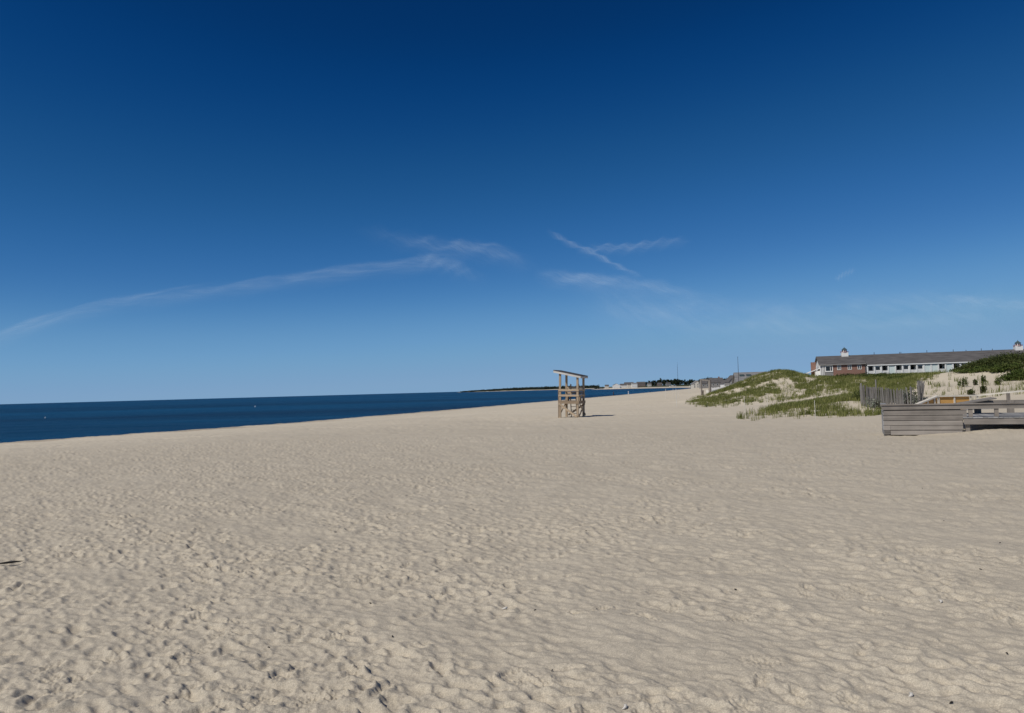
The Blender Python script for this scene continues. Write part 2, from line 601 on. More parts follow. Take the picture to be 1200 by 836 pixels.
def detail_h(x, y, d):
    r = np.hypot(x, y)
    f = bil(farr, x / FC, y / FC)
    inn = sstep(0, 3, x - NX0) * sstep(0, 3, NX1 - x) * sstep(0, 1.0, y - NY0) * sstep(0, 6, NY1 - y)
    n = bil(near, np.clip((x - NX0) / NC, 0, nsx - 2), np.clip((y - NY0) / NC, 0, nsy - 2))
    amp = 1 - sstep(250, 700, r)
    lumps = 0.0
    return (n * inn + f * (1 - inn) * 0.95) * amp * sstep(-6, 3, d)

def ground_z(x, y):
    xa, ya = np.array([float(x)]), np.array([float(y)])
    h, d = smooth_h(xa, ya)
    return float(h[0] + detail_h(xa, ya, d)[0])

def ground_many(x, y):
    h, d = smooth_h(x, y)
    return h + detail_h(x, y, d)

# ------------------------------------------------------------------ the ground sheet: rings round the camera, finest where it is seen closest
ang = np.concatenate([np.arange(-50, 50, 0.068), np.arange(50, 310, 2.0)])
ang = np.radians(90 - ang)
rad = [0.6]
while rad[-1] < 14000:
    r_ = rad[-1]
    rad.append(r_ + (0.12 if r_ < 2.2 else max(0.0115, min(0.5 * r_ * r_ / 1480, 0.012 * r_))))
rad = np.array(rad)
na, nr = len(ang), len(rad)
X = (rad[:, None] * np.cos(ang)[None]).ravel()
Y = (rad[:, None] * np.sin(ang)[None]).ravel()
Hs, D = smooth_h(X, Y)
Z = Hs + detail_h(X, Y, D)
V = np.stack([X, Y, Z], 1)
V = np.concatenate([V, [[0, 0, ground_z(0.01, 0.01)]]])
i = np.arange(nr - 1)[:, None] * na
j = np.arange(na)[None]
j2 = (j + 1) % na
F = np.stack([i + j, i + na + j, i + na + j2, i + j2], -1).reshape(-1, 4)[:, ::-1]
ctr = np.full(na, nr * na)
F0 = np.stack([ctr, ctr, np.arange(na), (np.arange(na) + 1) % na], -1)

# sand
msand, nt, b, out = new_mat('sand')
L = nt.links.new
tc = node(nt, 'ShaderNodeTexCoord')
def nz_(scale, detail=4, vec=None, rough=0.5):
    n = node(nt, 'ShaderNodeTexNoise')
    n.inputs['Scale'].default_value = scale
    n.inputs['Detail'].default_value = detail
    n.inputs['Roughness'].default_value = rough
    L(vec or tc.outputs['Object'], n.inputs['Vector'])
    return n
def ramp_(sock, a, c, lo, hi):
    mr = node(nt, 'ShaderNodeMapRange')
    mr.inputs[1].default_value, mr.inputs[2].default_value = a, c
    mr.inputs[3].default_value, mr.inputs[4].default_value = lo, hi
    L(sock, mr.inputs[0])
    return mr.outputs[0]
n_big = nz_(0.06, 5)
n_mid = nz_(0.9, 5)
n_grain = nz_(110, 3, rough=0.7)
n_mid2 = nz_(22, 5, rough=0.75)
mx = node(nt, 'ShaderNodeMix', data_type='RGBA')
mx.inputs[6].default_value = (*SAND_A, 1)
mx.inputs[7].default_value = (*SAND_B, 1)
sm = node(nt, 'ShaderNodeMath', operation='ADD')
L(ramp_(n_big.outputs['Fac'], .3, .7, 0, .55), sm.inputs[0])
L(ramp_(n_mid.outputs['Fac'], .3, .7, 0, .45), sm.inputs[1])
L(sm.outputs[0], mx.inputs[0])
# grains: darker and lighter specks
g = node(nt, 'ShaderNodeMix', data_type='RGBA', blend_type='MULTIPLY')
g.inputs[0].default_value = 1
gv = node(nt, 'ShaderNodeMath', operation='MULTIPLY')
L(ramp_(n_grain.outputs['Fac'], .25, .75, .62, 1.38), gv.inputs[0])
L(ramp_(n_mid2.outputs['Fac'], .25, .75, .86, 1.14), gv.inputs[1])
cc = node(nt, 'ShaderNodeCombineColor')
for k in range(3):
    L(gv.outputs[0], cc.inputs[k])
L(mx.outputs[2], g.inputs[6])
L(cc.outputs[0], g.inputs[7])
# paler dry sand further up the beach; thin turf and soil inland of the far shore and behind the dune
at_p = node(nt, 'ShaderNodeAttribute', attribute_name='cover')
sepc = node(nt, 'ShaderNodeSeparateColor')
L(at_p.outputs['Color'], sepc.inputs[0])
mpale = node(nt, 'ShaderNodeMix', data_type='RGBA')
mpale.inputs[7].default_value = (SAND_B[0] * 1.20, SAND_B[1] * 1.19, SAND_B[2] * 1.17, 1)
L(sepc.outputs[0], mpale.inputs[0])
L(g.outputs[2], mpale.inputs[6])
mveg = node(nt, 'ShaderNodeMix', data_type='RGBA')
mveg.inputs[7].default_value = (.055, .062, .028, 1)
L(sepc.outputs[1], mveg.inputs[0])
mdamp = node(nt, 'ShaderNodeMix', data_type='RGBA', blend_type='MULTIPLY')
mdamp.inputs[7].default_value = (.70, .68, .66, 1)
L(sepc.outputs[2], mdamp.inputs[0])
L(mpale.outputs[2], mdamp.inputs[6])
L(mdamp.outputs[2], mveg.inputs[6])
L(mveg.outputs[2], b.inputs['Base Color'])
b.inputs['Roughness'].default_value = 0.95
b.inputs['Specular IOR Level'].default_value = 0.12
bh = node(nt, 'ShaderNodeMath', operation='ADD')
L(n_grain.outputs['Fac'], bh.inputs[0])
n_cl = nz_(38, 4, rough=0.65)
L(n_cl.outputs['Fac'], bh.inputs[1])
bp = node(nt, 'ShaderNodeBump')
bp.inputs['Strength'].default_value = 0.45
bp.inputs['Distance'].default_value = 0.006
L(bh.outputs[0], bp.inputs['Height'])
L(bp.outputs[0], b.inputs['Normal'])

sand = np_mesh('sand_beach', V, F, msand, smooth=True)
damp = (1 - sstep(-0.5, 5.0, D + 6 * bil(farr, X / .4, Y / .4) * 20)) * sstep(-8, -1, D)
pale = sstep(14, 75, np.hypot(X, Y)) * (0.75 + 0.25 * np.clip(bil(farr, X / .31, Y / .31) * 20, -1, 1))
turf = np.maximum(sstep(25, 70, D) * sstep(850, 1100, Y), sstep(58, 75, D) * sstep(105, 130, Y) * sstep(0.9, 1.8, Z))
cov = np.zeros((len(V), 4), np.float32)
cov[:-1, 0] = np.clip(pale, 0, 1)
cov[:-1, 1] = turf
cov[:-1, 2] = damp
cov[:, 3] = 1
ca_ = sand.data.color_attributes.new('cover', 'FLOAT_COLOR', 'POINT')
ca_.data.foreach_set('color', cov.ravel())
tag(sand, kind='structure')

# ------------------------------------------------------------------ sea
msea, nt, b, out = new_mat('sea_water')
L = nt.links.new
tc = node(nt, 'ShaderNodeTexCoord')
b.inputs['Base Color'].default_value = (*SEA_COL, 1)
b.inputs['Roughness'].default_value = SEA_ROUGH
b.inputs['IOR'].default_value = 1.33
b.inputs['Specular IOR Level'].default_value = SEA_SPEC
b.inputs['Specular Tint'].default_value = (.15, .75, 1, 1)
mp = node(nt, 'ShaderNodeMapping')
mp.inputs['Rotation'].default_value = (0, 0, R(20))
mp.inputs['Scale'].default_value = (0.35, 1.0, 1)
L(tc.outputs['Object'], mp.inputs[0])
n1 = nz_(0.55, 6, mp.outputs[0], .7)
n2 = nz_(0.10, 3, mp.outputs[0], .5)
ad = node(nt, 'ShaderNodeMath', operation='MULTIPLY_ADD')
L(n2.outputs['Fac'], ad.inputs[0]); ad.inputs[1].default_value = 2.5; L(n1.outputs['Fac'], ad.inputs[2])
bp = node(nt, 'ShaderNodeBump')
bp.inputs['Strength'].default_value = SEA_BUMP
bp.inputs['Distance'].default_value = 0.9
L(ad.outputs[0], bp.inputs['Height'])
L(bp.outputs[0], b.inputs['Normal'])
# patches of wind-ruffled water
mp2 = node(nt, 'ShaderNodeMapping')
mp2.inputs['Scale'].default_value = (0.0022, 0.012, 1)
mp2.inputs['Rotation'].default_value = (0, 0, R(14))
L(tc.outputs['Object'], mp2.inputs[0])
n3 = nz_(1.0, 7, mp2.outputs[0], .7)
mxs = node(nt, 'ShaderNodeMix', data_type='RGBA')
mxs.inputs[6].default_value = (SEA_COL[0] * .3, SEA_COL[1] * .58, SEA_COL[2] * .60, 1)
mxs.inputs[7].default_value = (SEA_COL[0] * 1.8, SEA_COL[1] * 1.7, SEA_COL[2] * 1.45, 1)
L(ramp_(n3.outputs['Fac'], .40, .62, 0, 1), mxs.inputs[0])
L(mxs.outputs[2], b.inputs['Base Color'])
S = 40000
sea = MB()
sea.add([(-S, -S, WATER_Z), (S, -S, WATER_Z), (S, S, WATER_Z), (-S, S, WATER_Z)], [(0, 1, 2, 3)])
tag(sea.build('sea_water', msea), kind='structure')
# ------------------------------------------------------------------ shared materials
M = {}
M['new_wood'] = mat_wood('tan_wood', (0.22, 0.165, 0.115), (0.50, 0.39, 0.275), 'z')
M['new_wood_x'] = mat_wood('tan_wood_boards', (0.25, 0.185, 0.125), (0.58, 0.455, 0.32), 'x')
M['stand_floor'] = mat_wood('stand_floor_wood', (0.22, 0.16, 0.11), (0.38, 0.29, 0.20), 'x')
M['grey_wood_x'] = mat_wood('weathered_boards', (0.065, 0.058, 0.052), (0.36, 0.325, 0.29), 'x')
M['grey_wood_y'] = mat_wood('weathered_decking', (0.18, 0.18, 0.18), (0.40, 0.40, 0.40), 'y')
M['grey_wood_z'] = mat_wood('weathered_posts', (0.13, 0.115, 0.10), (0.34, 0.30, 0.26), 'z')
M['picket'] = mat_wood('silvered_pickets', (0.13, 0.122, 0.115), (0.31, 0.292, 0.275), 'z')
M['gold_wood'] = mat_noise('golden_plywood', (0.50, 0.27, 0.075), (0.62, 0.37, 0.13), (1, 1, 6), 2.0, rough=.7)
M['white_paint'] = mat_noise('white_paint', (0.72, 0.72, 0.70), (0.80, 0.80, 0.78), nscale=2.0, rough=.6)
M['cream_rail'] = mat_noise('pale_new_lumber', (0.62, 0.57, 0.48), (0.76, 0.72, 0.64), nscale=3.0, rough=.7)
M['fascia'] = mat_noise('worn_white_board', (0.50, 0.475, 0.44), (0.64, 0.62, 0.58), (1, 6, 6), 2.0, rough=.8)
M['roof_dark'] = mat_noise('dark_roofing', (0.05, 0.05, 0.055), (0.085, 0.08, 0.08), nscale=6, rough=.9)
M['shingle'] = mat_noise('grey_shingles', (0.078, 0.075, 0.076), (0.165, 0.157, 0.155), (0.25, 1.0, 3.0), 2.5, detail=8, rough=.95, spec=.1)
M['shingle_pale'] = mat_noise('pale_grey_shingles', (0.17, 0.17, 0.175), (0.28, 0.275, 0.27), (0.3, 1, 3), 2.0, rough=.95, spec=.1)
M['glass'] = mat_noise('dark_window_glass', (0.012, 0.015, 0.018), (0.03, 0.035, 0.04), nscale=.7, rough=.15, spec=.5)
M['mint'] = mat_noise('mint_panel', (0.60, 0.68, 0.66), (0.66, 0.73, 0.71), nscale=1.0, rough=.7)
M['grey_wall'] = mat_noise('grey_shingle_wall', (0.19, 0.185, 0.18), (0.29, 0.28, 0.27), (1, 1, 4), 2.0, rough=.9)
M['cream_wall'] = mat_noise('cream_wall', (0.55, 0.52, 0.46), (0.65, 0.62, 0.56), nscale=.8, rough=.8)
M['brown_wall'] = mat_noise('brown_wall', (0.14, 0.10, 0.085), (0.22, 0.17, 0.14), nscale=.8, rough=.9)
M['teal_roof'] = mat_noise('dark_teal_cap', (0.045, 0.075, 0.082), (0.075, 0.11, 0.118), nscale=3, rough=.6)
M['red_paint'] = mat_noise('faded_red_paint', (0.36, 0.10, 0.10), (0.44, 0.15, 0.14), nscale=3, rough=.7)
M['dark_metal'] = mat_noise('dark_metal', (0.03, 0.032, 0.036), (0.06, 0.06, 0.065), nscale=4, rough=.5)
M['buoy_white'] = mat_noise('white_buoy_plastic', (0.74, 0.75, 0.75), (0.8, 0.8, 0.8), nscale=5, rough=.4)
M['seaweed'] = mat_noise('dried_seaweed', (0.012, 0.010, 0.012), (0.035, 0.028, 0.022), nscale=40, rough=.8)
M['shell'] = mat_noise('bleached_shell', (0.62, 0.58, 0.52), (0.75, 0.72, 0.66), nscale=60, rough=.5)
M['stake'] = mat_noise('pale_stake', (0.60, 0.58, 0.52), (0.72, 0.70, 0.64), nscale=4, rough=.7)
M['bark'] = mat_noise('bark', (0.05, 0.04, 0.03), (0.10, 0.08, 0.06), (3, 3, .5), 3, rough=.95)
M['grass'] = mat_leaf('dune_grass', (0.066, 0.084, 0.020), (0.205, 0.225, 0.062), (0.50, 0.47, 0.23), .3)
M['shrub'] = mat_leaf('dark_shrub_leaves', (0.028, 0.042, 0.012), (0.075, 0.095, 0.028), (0.16, 0.165, 0.06), .25)
M['gap_shade'] = mat_wood('gap_shade_boards', (0.035, 0.03, 0.026), (0.08, 0.07, 0.06), 'x')  # near-black tone stands in for shade seen through the wall gaps
M['shrub_mid'] = mat_leaf('mid_green_leaves', (0.04, 0.062, 0.015), (0.095, 0.13, 0.030), (0.18, 0.19, 0.065), .3)
M['dusty'] = mat_leaf('grey_green_leaves', (0.12, 0.135, 0.10), (0.26, 0.28, 0.22), (0.42, 0.43, 0.36), .2)
M['far_wood'] = mat_leaf('headland_leaves', (0.022, 0.032, 0.024), (0.040, 0.055, 0.040), (0.065, 0.08, 0.055), .15)
M['tree'] = mat_leaf('far_tree_leaves', (0.012, 0.020, 0.010), (0.030, 0.042, 0.020), (0.055, 0.065, 0.03), .15)
M['skin'] = mat_noise('skin', (0.42, 0.25, 0.17), (0.48, 0.30, 0.21), nscale=6, rough=.6)
M['cloth_dark'] = mat_noise('navy_cloth', (0.006, 0.008, 0.018), (0.012, 0.015, 0.03), nscale=8, rough=.9)
M['cloth_white'] = mat_noise('white_cloth', (0.70, 0.72, 0.74), (0.8, 0.8, 0.8), nscale=8, rough=.9)
M['hair'] = mat_noise('dark_hair', (0.02, 0.014, 0.01), (0.05, 0.035, 0.025), nscale=10, rough=.7)

# brick: courses kept in the material
mb_, nt, b, out = new_mat('red_brick')
L = nt.links.new
tc = node(nt, 'ShaderNodeTexCoord')
bk = node(nt, 'ShaderNodeTexBrick')
bk.inputs['Color1'].default_value = (0.235, 0.098, 0.070, 1)
bk.inputs['Color2'].default_value = (0.175, 0.078, 0.058, 1)
bk.inputs['Mortar'].default_value = (0.34, 0.25, 0.2, 1)
bk.inputs['Scale'].default_value = 1.0
bk.inputs['Mortar Size'].default_value = 0.010
bk.inputs['Brick Width'].default_value = 0.22
bk.inputs['Row Height'].default_value = 0.075
mpb = node(nt, 'ShaderNodeMapping')
mpb.inputs['Rotation'].default_value = (R(90), 0, 0)
L(tc.outputs['Object'], mpb.inputs[0])
L(mpb.outputs[0], bk.inputs['Vector'])
L(bk.outputs['Color'], b.inputs['Base Color'])
b.inputs['Roughness'].default_value = .9
M['brick'] = mb_

# ------------------------------------------------------------------ lifeguard stand
p = at(656.5, 490, 50.6)
gz = ground_z(4.2, 51.3)
st = empty('lifeguard_stand', (p.x, p.y, gz), -R(19), 'tan wooden lifeguard stand with slanted roof standing alone on the open sand', 'lifeguard stand')
st.rotation_euler = (0, R(1.6), -R(19))
W_, D_ = 1.225, 1.7
def roof_z(x):
    return 3.01 - 0.205 * x
pw = 0.135
for x, y in ((0, 0), (W_, 0), (0, D_), (W_, D_)):
    MB().box(x - pw / 2, x + pw / 2, y - pw / 2, y + pw / 2, -0.25, roof_z(x) - 0.02).build('post', M['new_wood'], st)
# roof: dark sheet over rafters with a white fascia
x0, x1, y0, y1 = -0.42, W_ + 0.27, -0.20, D_ + 0.22
rf = MB()
rf.prism([(x0, y0, roof_z(x0) + .10), (x1, y0, roof_z(x1) + .10), (x1, y0, roof_z(x1) + .155), (x0, y0, roof_z(x0) + .155)], (0, y1 - y0, 0))
roof = rf.build('roof', M['roof_dark'], st)
for y in (y0 - .004, y1 - .036):
    MB().prism([(x0, y, roof_z(x0) - .03), (x1 - .002, y, roof_z(x1) - .03), (x1 - .002, y, roof_z(x1) + .098), (x0, y, roof_z(x0) + .098)], (0, .04, 0)).build('fascia', M['fascia'], roof)
for x in (x0 + .0, x1 - .04):
    MB().box(x, x + .038, y0 + .04, y1 - .04, roof_z(x) - .03, roof_z(x) + .09).build('fascia', M['fascia'], roof)
for y in (0.35, 0.85, 1.35):
    MB().bar((x0 + .05, y, roof_z(x0) + .02), (x1 - .05, y, roof_z(x1) + .02), .045, .12).build('rafter', M['new_wood_x'], roof)
# platform
pl = MB()
nb = 12
for k in range(nb):
    ya = -0.12 + k * (D_ + .24) / nb
    pl.box(-0.13, W_ + .13, ya, ya + (D_ + .24) / nb - .012, 1.09, 1.125)
plat = pl.build('platform', M['stand_floor'], st)
jo = MB()
jo.box(-.11, W_ + .11, -.115, -.071, .94, 1.087)
jo.box(-.11, W_ + .11, D_ + .071, D_ + .115, .94, 1.087)
jo.box(-.112, -.07, -.07, D_ + .07, .94, 1.087)
jo.box(W_ + .07, W_ + .112, -.07, D_ + .07, .94, 1.087)
jo.build('platform_frame', M['stand_floor'], st)
# rails
for z in (1.50, 1.86):
    MB().box(-.10, W_ + .10, -.105, -.069, z - .065, z + .065).build('rail', M['new_wood_x'], st)
    MB().box(W_ + .069, W_ + .105, -.05, D_ + .05, z - .065, z + .065).build('rail', M['new_wood_x'], st)
    MB().box(-.105, -.069, .75, D_ + .05, z - .065, z + .065).build('rail', M['new_wood_x'], st)
# seat with a back, facing the sea
se = MB()
for k in range(4):
    se.box(.09, W_ - .09, 1.06 + k * .13, 1.06 + k * .13 + .118, 1.50, 1.54)
se.build('seat', M['new_wood_x'], st)
for x in (.15, W_ - .2):
    MB().box(x, x + .09, 1.08, 1.55, 1.127, 1.497).build('seat_support', M['new_wood'], st)
bk_ = MB()
for z in (1.66, 1.84, 2.02):
    bk_.box(.09, W_ - .09, 1.595, 1.628, z - .07, z + .07)
bk_.build('backrest', M['new_wood_x'], st)
for x in (.30, W_ - .36):
    MB().box(x, x + .085, 1.565, 1.593, 1.3, 2.28).build('backrest_support', M['new_wood'], st)
# braces
MB().bar((-.07, -.125, .95), (W_ - .03, -.125, .06), .13, .04, (0, 1, 0)).build('brace', M['new_wood_x'], st)
MB().bar((.1, D_ + .14, .10), (W_ + .05, D_ + .14, .90), .12, .04, (0, 1, 0)).build('brace', M['new_wood_x'], st)
MB().bar((W_ + .09, .05, .12), (W_ + .09, D_ - .02, .90), .12, .04, (1, 0, 0)).build('brace', M['new_wood_x'], st)
MB().bar((W_ + .135, .06, .90), (W_ + .135, D_ - .02, .14), .12, .04, (1, 0, 0)).build('brace', M['new_wood_x'], st)
MB().bar((-.09, .05, .12), (-.09, D_ - .02, .90), .12, .04, (1, 0, 0)).build('brace', M['new_wood_x'], st)
# ladder on the far side
MB().box(-.135, -.10, -.03, .09, -.2, 1.95).build('side_board', M['stand_floor'], st)
ld = MB()
for x in (.22, .62):
    ld.bar((x, D_ + .55, -.15), (x, D_ + .18, 1.75), .045, .09, (0, 1, 0))
lad = ld.build('ladder', M['new_wood'], st)
for k in range(4):
    z = .18 + k * .24
    y = D_ + .55 - .37 * (z + .15) / 1.9
    MB().box(.245, .595, y - .05, y + .05, z, z + .035).build('rung', M['new_wood_x'], lad)

# ------------------------------------------------------------------ wooden deck at the beach edge
A = at(1036, 500, 26.5)
th = math.atan2(-0.42, 0.906)
dk = empty('wooden_deck', (A.x, A.y, 0), th, 'weathered grey wooden deck with solid plank end wall sunk in the sand', 'deck')
# local x runs along the front, y goes inland
LW = 2.55
def planks(mb, xa, xb, ya, yb, rows, jit=0.004):
    for (za, zb) in rows:
        o1, o2 = rs.uniform(-jit, jit), rs.uniform(-jit, jit)
        za, zb = za + rs.uniform(-.006, .006), zb + rs.uniform(-.006, .003)
        mb.add([(xa, ya + o1, za), (xb, ya + o2, za), (xb, yb, za), (xa, yb, za), (xa, ya + o1, zb), (xb, ya + o2, zb), (xb, yb, zb), (xa, yb, zb)],
               [(0, 3, 2, 1), (4, 5, 6, 7), (0, 1, 5, 4), (1, 2, 6, 5), (2, 3, 7, 6), (3, 0, 4, 7)])
fw = MB()
rows = [(.735, .900), (.56, .715), (.39, .540), (.215, .370), (.05, .195)]
planks(fw, 0, LW, -.02, .022, rows[:2])
planks(fw, 0.0, LW - .13, -.02, .022, rows[2:3])
planks(fw, 0.0, 0.2, -.022, .022, rows[3:])
planks(fw, 0.205, LW - .13, -.02, .022, rows[3:4])
planks(fw, 0.205, LW - .15, -.02, .022, rows[4:])
fw.build('end_wall', M['grey_wood_x'], dk)
MB().box(.03, LW - .16, .150, .172, -.2, 1.08).build('gap_shade_backing', M['gap_shade'], dk)  # added dark sheet, standing in for the shade behind the plank gaps
sw = MB()
for (za, zb) in rows:
    sw.box(-.022, .018, .024, 1.6, za, zb)
sw.build('side_wall', M['grey_wood_y'], dk)
for x, y in ((.09, .075), (1.2, .075), (LW - .17, .075), (.09, 1.5)):
    MB().box(x - .06, x + .06, y - .048, y + .06, -.4, .9).build('post', M['grey_wood_z'], dk)
# rail beam and flat cap
RL = 9.0
MB().box(-.05, RL, -.055, -.023, .93, 1.085).build('rail_board', M['grey_wood_x'], dk)
cap = MB()
for xa, xb in ((-.09, 2.38), (2.388, 5.4), (5.41, RL)):
    cap.box(xa, xb, -.10, .12, 1.088, 1.126)
cap.build('rail_cap', M['grey_wood_x'], dk)
MB().box(-.05, .12, .122, 1.65, 1.088, 1.125).build('rail_cap', M['grey_wood_y'], dk)
for x in (LW + .12, 3.42, 4.6, 5.9, 7.2):
    MB().box(x - .06, x + .06, -.02, .075, .66, 1.085).build('rail_post', M['grey_wood_z'], dk)
# walkway floor: boards run inland, their ends show along the front
wf = MB()
x = LW - .12
while x < RL:
    wf.box(x, x + .138, -.10 + rs.uniform(-.008, .008), 3.4, .615, .652)
    x += .146
wf.build('floor_boards', M['grey_wood_y'], dk)
MB().box(LW - .10, RL, -.075, -.035, .405, .612).build('edge_beam', M['grey_wood_x'], dk)
for x in (LW + .02, 4.4, 6.3, 8.2):
    MB().box(x - .065, x + .065, .03, .16, -.4, .612).build('floor_post', M['grey_wood_z'], dk)
# rear rail of the walkway
MB().box(LW + .55, RL, 3.42, 3.47, .97, 1.12).build('rear_rail', M['grey_wood_x'], dk)
for x in (LW + .75, 4.35, 5.9, 7.5):
    MB().box(x - .11, x + .11, 3.30, 3.415, .0, 1.115).build('rail_post', M['grey_wood_z'], dk)
# sloping plank ramp at the back corner of the deck
rp = MB()
for k in range(9):
    ya = 2.1 + k * .15
    rp.prism([(2.35, ya, .96), (3.75, ya, 1.20), (3.75, ya, 1.24), (2.35, ya, 1.00)], (0, .142, 0))
rp.build('ramp_boards', M['grey_wood_x'], dk)

# ------------------------------------------------------------------ access ramp with golden panels behind the deck
B0 = at(1071, 470, 31.0)
ar = empty('access_ramp', (B0.x, B0.y, ground_z(B0.x, B0.y)), 0, 'new access ramp with golden plywood sides and pale handrail behind the grey deck', 'ramp')
def loc(px, py, Y):
    q = at(px, py, Y)
    return Vector((q.x - B0.x, q.y - B0.y, q.z - ar.location.z))
top = [loc(1068, 476.5, 31.0), loc(1098, 464.6, 31.6), loc(1145, 463.6, 31.6), loc(1178, 460.3, 31.0), loc(1290, 450.0, 30.0)]
rl = MB()
for a_, b_ in zip(top[:-1], top[1:]):
    rl.bar(a_, b_ + (b_ - a_).normalized() * .03, .16, .055)
rl.build('handrail', M['cream_rail'], ar)
dn = Vector((0, 0, -1))
pn = MB()
pn.prism([top[0] + dn * .04, top[1] + dn * .04, top[1] + dn * .62, top[0] + dn * .62], (0, .03, 0))
pn.build('side_panel', M['gold_wood'], ar)
pn = MB()
mid = top[1].lerp(top[2], .80)
pn.prism([top[1] + dn * .035 + Vector((.09, 0, 0)), mid + dn * .035, mid + dn * .62, top[1] + dn * .62 + Vector((.09, 0, 0))], (0, .03, 0))
pn.build('side_panel', M['gold_wood'], ar)
for q in (top[0].lerp(top[1], .62), top[0].lerp(top[1], .88), top[1] + Vector((.05, 0, 0)), top[1] + Vector((.72, 0, .0)), mid + Vector((.05, 0, 0)), top[2]):
    MB().box(q.x - .03, q.x + .03, q.y - .045, q.y - .004, q.z - .9, q.z - .03).build('post', M['cream_rail'], ar)
for t in (.02, .29):
    q = top[3].lerp(top[4], t)
    MB().box(q.x - .055, q.x + .055, q.y - .1, q.y - .01, -.3, q.z - .03).build('post', M['grey_wood_z'], ar)
fl = MB()
z_ = Vector((0, 0, -.62))
for k in range(30):
    t0, t1 = k / 30, (k + .93) / 30
    a_, b_ = top[1].lerp(top[3], t0) + z_, top[1].lerp(top[3], t1) + z_
    fl.prism([a_ + Vector((0, .05, 0)), b_ + Vector((0, .05, 0)), b_ + Vector((0, .05, -.035)), a_ + Vector((0, .05, -.035))], (0, 1.15, 0))
fl.build('floor_boards', M['grey_wood_y'], ar)

# ------------------------------------------------------------------ picket (sand) fence
def picket_run(name, pts, label, hh, gap, keep=1.0, lean=.05, posts=(), seed=1):
    r = random.Random(seed)
    P0 = pts[0]
    root = empty(name, (P0[0], P0[1], ground_z(*P0)), 0, label, 'fence')
    z0 = root.location.z
    mb = MB()
    wires = []
    for (xa, ya), (xb, yb) in zip(pts[:-1], pts[1:]):
        n = max(1, int(math.hypot(xb - xa, yb - ya) / gap))
        for k in range(n):
            t = (k + r.uniform(-.15, .15)) / n
            x, y = xa + (xb - xa) * t, ya + (yb - ya) * t
            g_ = ground_z(x, y) - z0
            wires.append((x - P0[0], y - P0[1] + .012, g_))
            if r.random() > keep:
                continue
            lx, ly = r.gauss(0, lean), r.gauss(0, lean * .6)
            h_ = hh * r.uniform(.9, 1.06)
            X_, Y_ = x - P0[0], y - P0[1]
            mb.bar((X_ - lx * .1, Y_ - ly * .1, g_ - .12), (X_ + lx * h_, Y_ + ly * h_, g_ + h_), r.uniform(.030, .042), .012, (0, 1, 0))
    mb.build('picket_panel', M['picket'], root)
    for fz in (.25, .55, .88):
        MB().tube([(a_, b_, c_ + hh * fz) for a_, b_, c_ in wires], .004, 4).build('wire', M['dark_metal'], root)
    for (x, y, h_, r_) in posts:
        g_ = ground_z(x, y) - z0
        MB().tube([(x - P0[0], y - P0[1] - .03, g_ - .3), (x - P0[0] + .02, y - P0[1] - .03, g_ + h_)], [r_, r_ * .9], 8).build('post', M['picket'], root)
    return root
def gp(px, Y):
    q = at(px, 455, Y)
    return (q.x, q.y)
fa, fb, fc, fd = gp(1008.5, 44.5), gp(1030, 43.2), gp(1058, 41.5), gp(1079.5, 42.5)
fe = gp(1078, 45)
picket_run('picket_fence', [fa, fb, fc], 'dense run of silvered picket sand fence at the foot of the dune', 1.20, .037, .99, .035, [(*fa, 1.36, .06), (*gp(1026, 43.8), 1.62, .045)], 3)
picket_run('picket_fence', [gp(1058.5, 41.6), fd], 'broken gappy end of the picket fence with grey green plants showing through', 1.22, .07, .66, .07, [(*gp(1066, 41.6), 1.1, .03)], 4)
picket_run('picket_fence', [fd, gp(1077.5, 46.5)], 'short tight return of leaning pickets closing the fence beside bare sand', 1.2, .075, .97, .09, [(*gp(1079, 42.7), 1.25, .05)], 5)
# ------------------------------------------------------------------ long motel behind the dune
BY = 150.0
c0 = at(962.7, 440, BY)
mo = empty('motel', (c0.x, BY, 1.7), -R(16), 'long single storey brick and white motel with grey shingle roof behind the dune', 'building')
EZ, RZ, DEP = 3.78, 5.42, 4.0            # eave and ridge above the ground, half depth
T1, T2 = 8.15, 46.0                       # brick part ends, building ends
wl = MB()
wl.box(2.25, T1, 0, 2 * DEP, -1.5, EZ)
wl.build('brick_wall', M['brick'], mo)
cw = MB()
cw.box(0.02, 2.245, .003, 2 * DEP - .05, -1.5, EZ)
cw.build('corner_wall', M['grey_wall'], mo)
gw = MB()
gw.prism([(0, -.0, -1.5), (0, 2 * DEP, -1.5), (0, 2 * DEP, EZ), (0, DEP, RZ - .08), (0, -.0, EZ)], (-.12, 0, 0))
gw.build('gable_wall', M['white_paint'], mo)
# roof: two slopes; over the balconies it runs further out
def slope(xa, xb, yo, zo, th_=.14):
    return [(xa, yo, zo), (xa, DEP, RZ), (xa, DEP, RZ + th_), (xa, yo, zo + th_)], (xb - xa, 0, 0)
k_ = (RZ - EZ) / DEP
r_ = MB()
r_.prism(*slope(-.45, T1 + .1, -.35, EZ - .35 * k_ + .02))
r_.prism(*slope(T1 + .102, T2, -1.75, EZ - 1.75 * k_ * .75 + .02))
r_.prism([(-.45, 2 * DEP + .35, EZ - .1), (-.45, DEP + .002, RZ), (-.45, DEP + .002, RZ + .14), (-.45, 2 * DEP + .35, EZ + .04)], (T2 + .45, 0, 0))
roof_m = r_.build('roof', M['shingle'], mo)
MB().box(-.45, T1 + .1, -.39, -.352, EZ - .22, EZ - .02).build('fascia', M['grey_wall'], roof_m)
fz = EZ - 1.75 * k_ * .75
MB().box(T1 + .1, T2, -1.80, -1.752, fz - .10, fz + .10).build('fascia', M['white_paint'], roof_m)
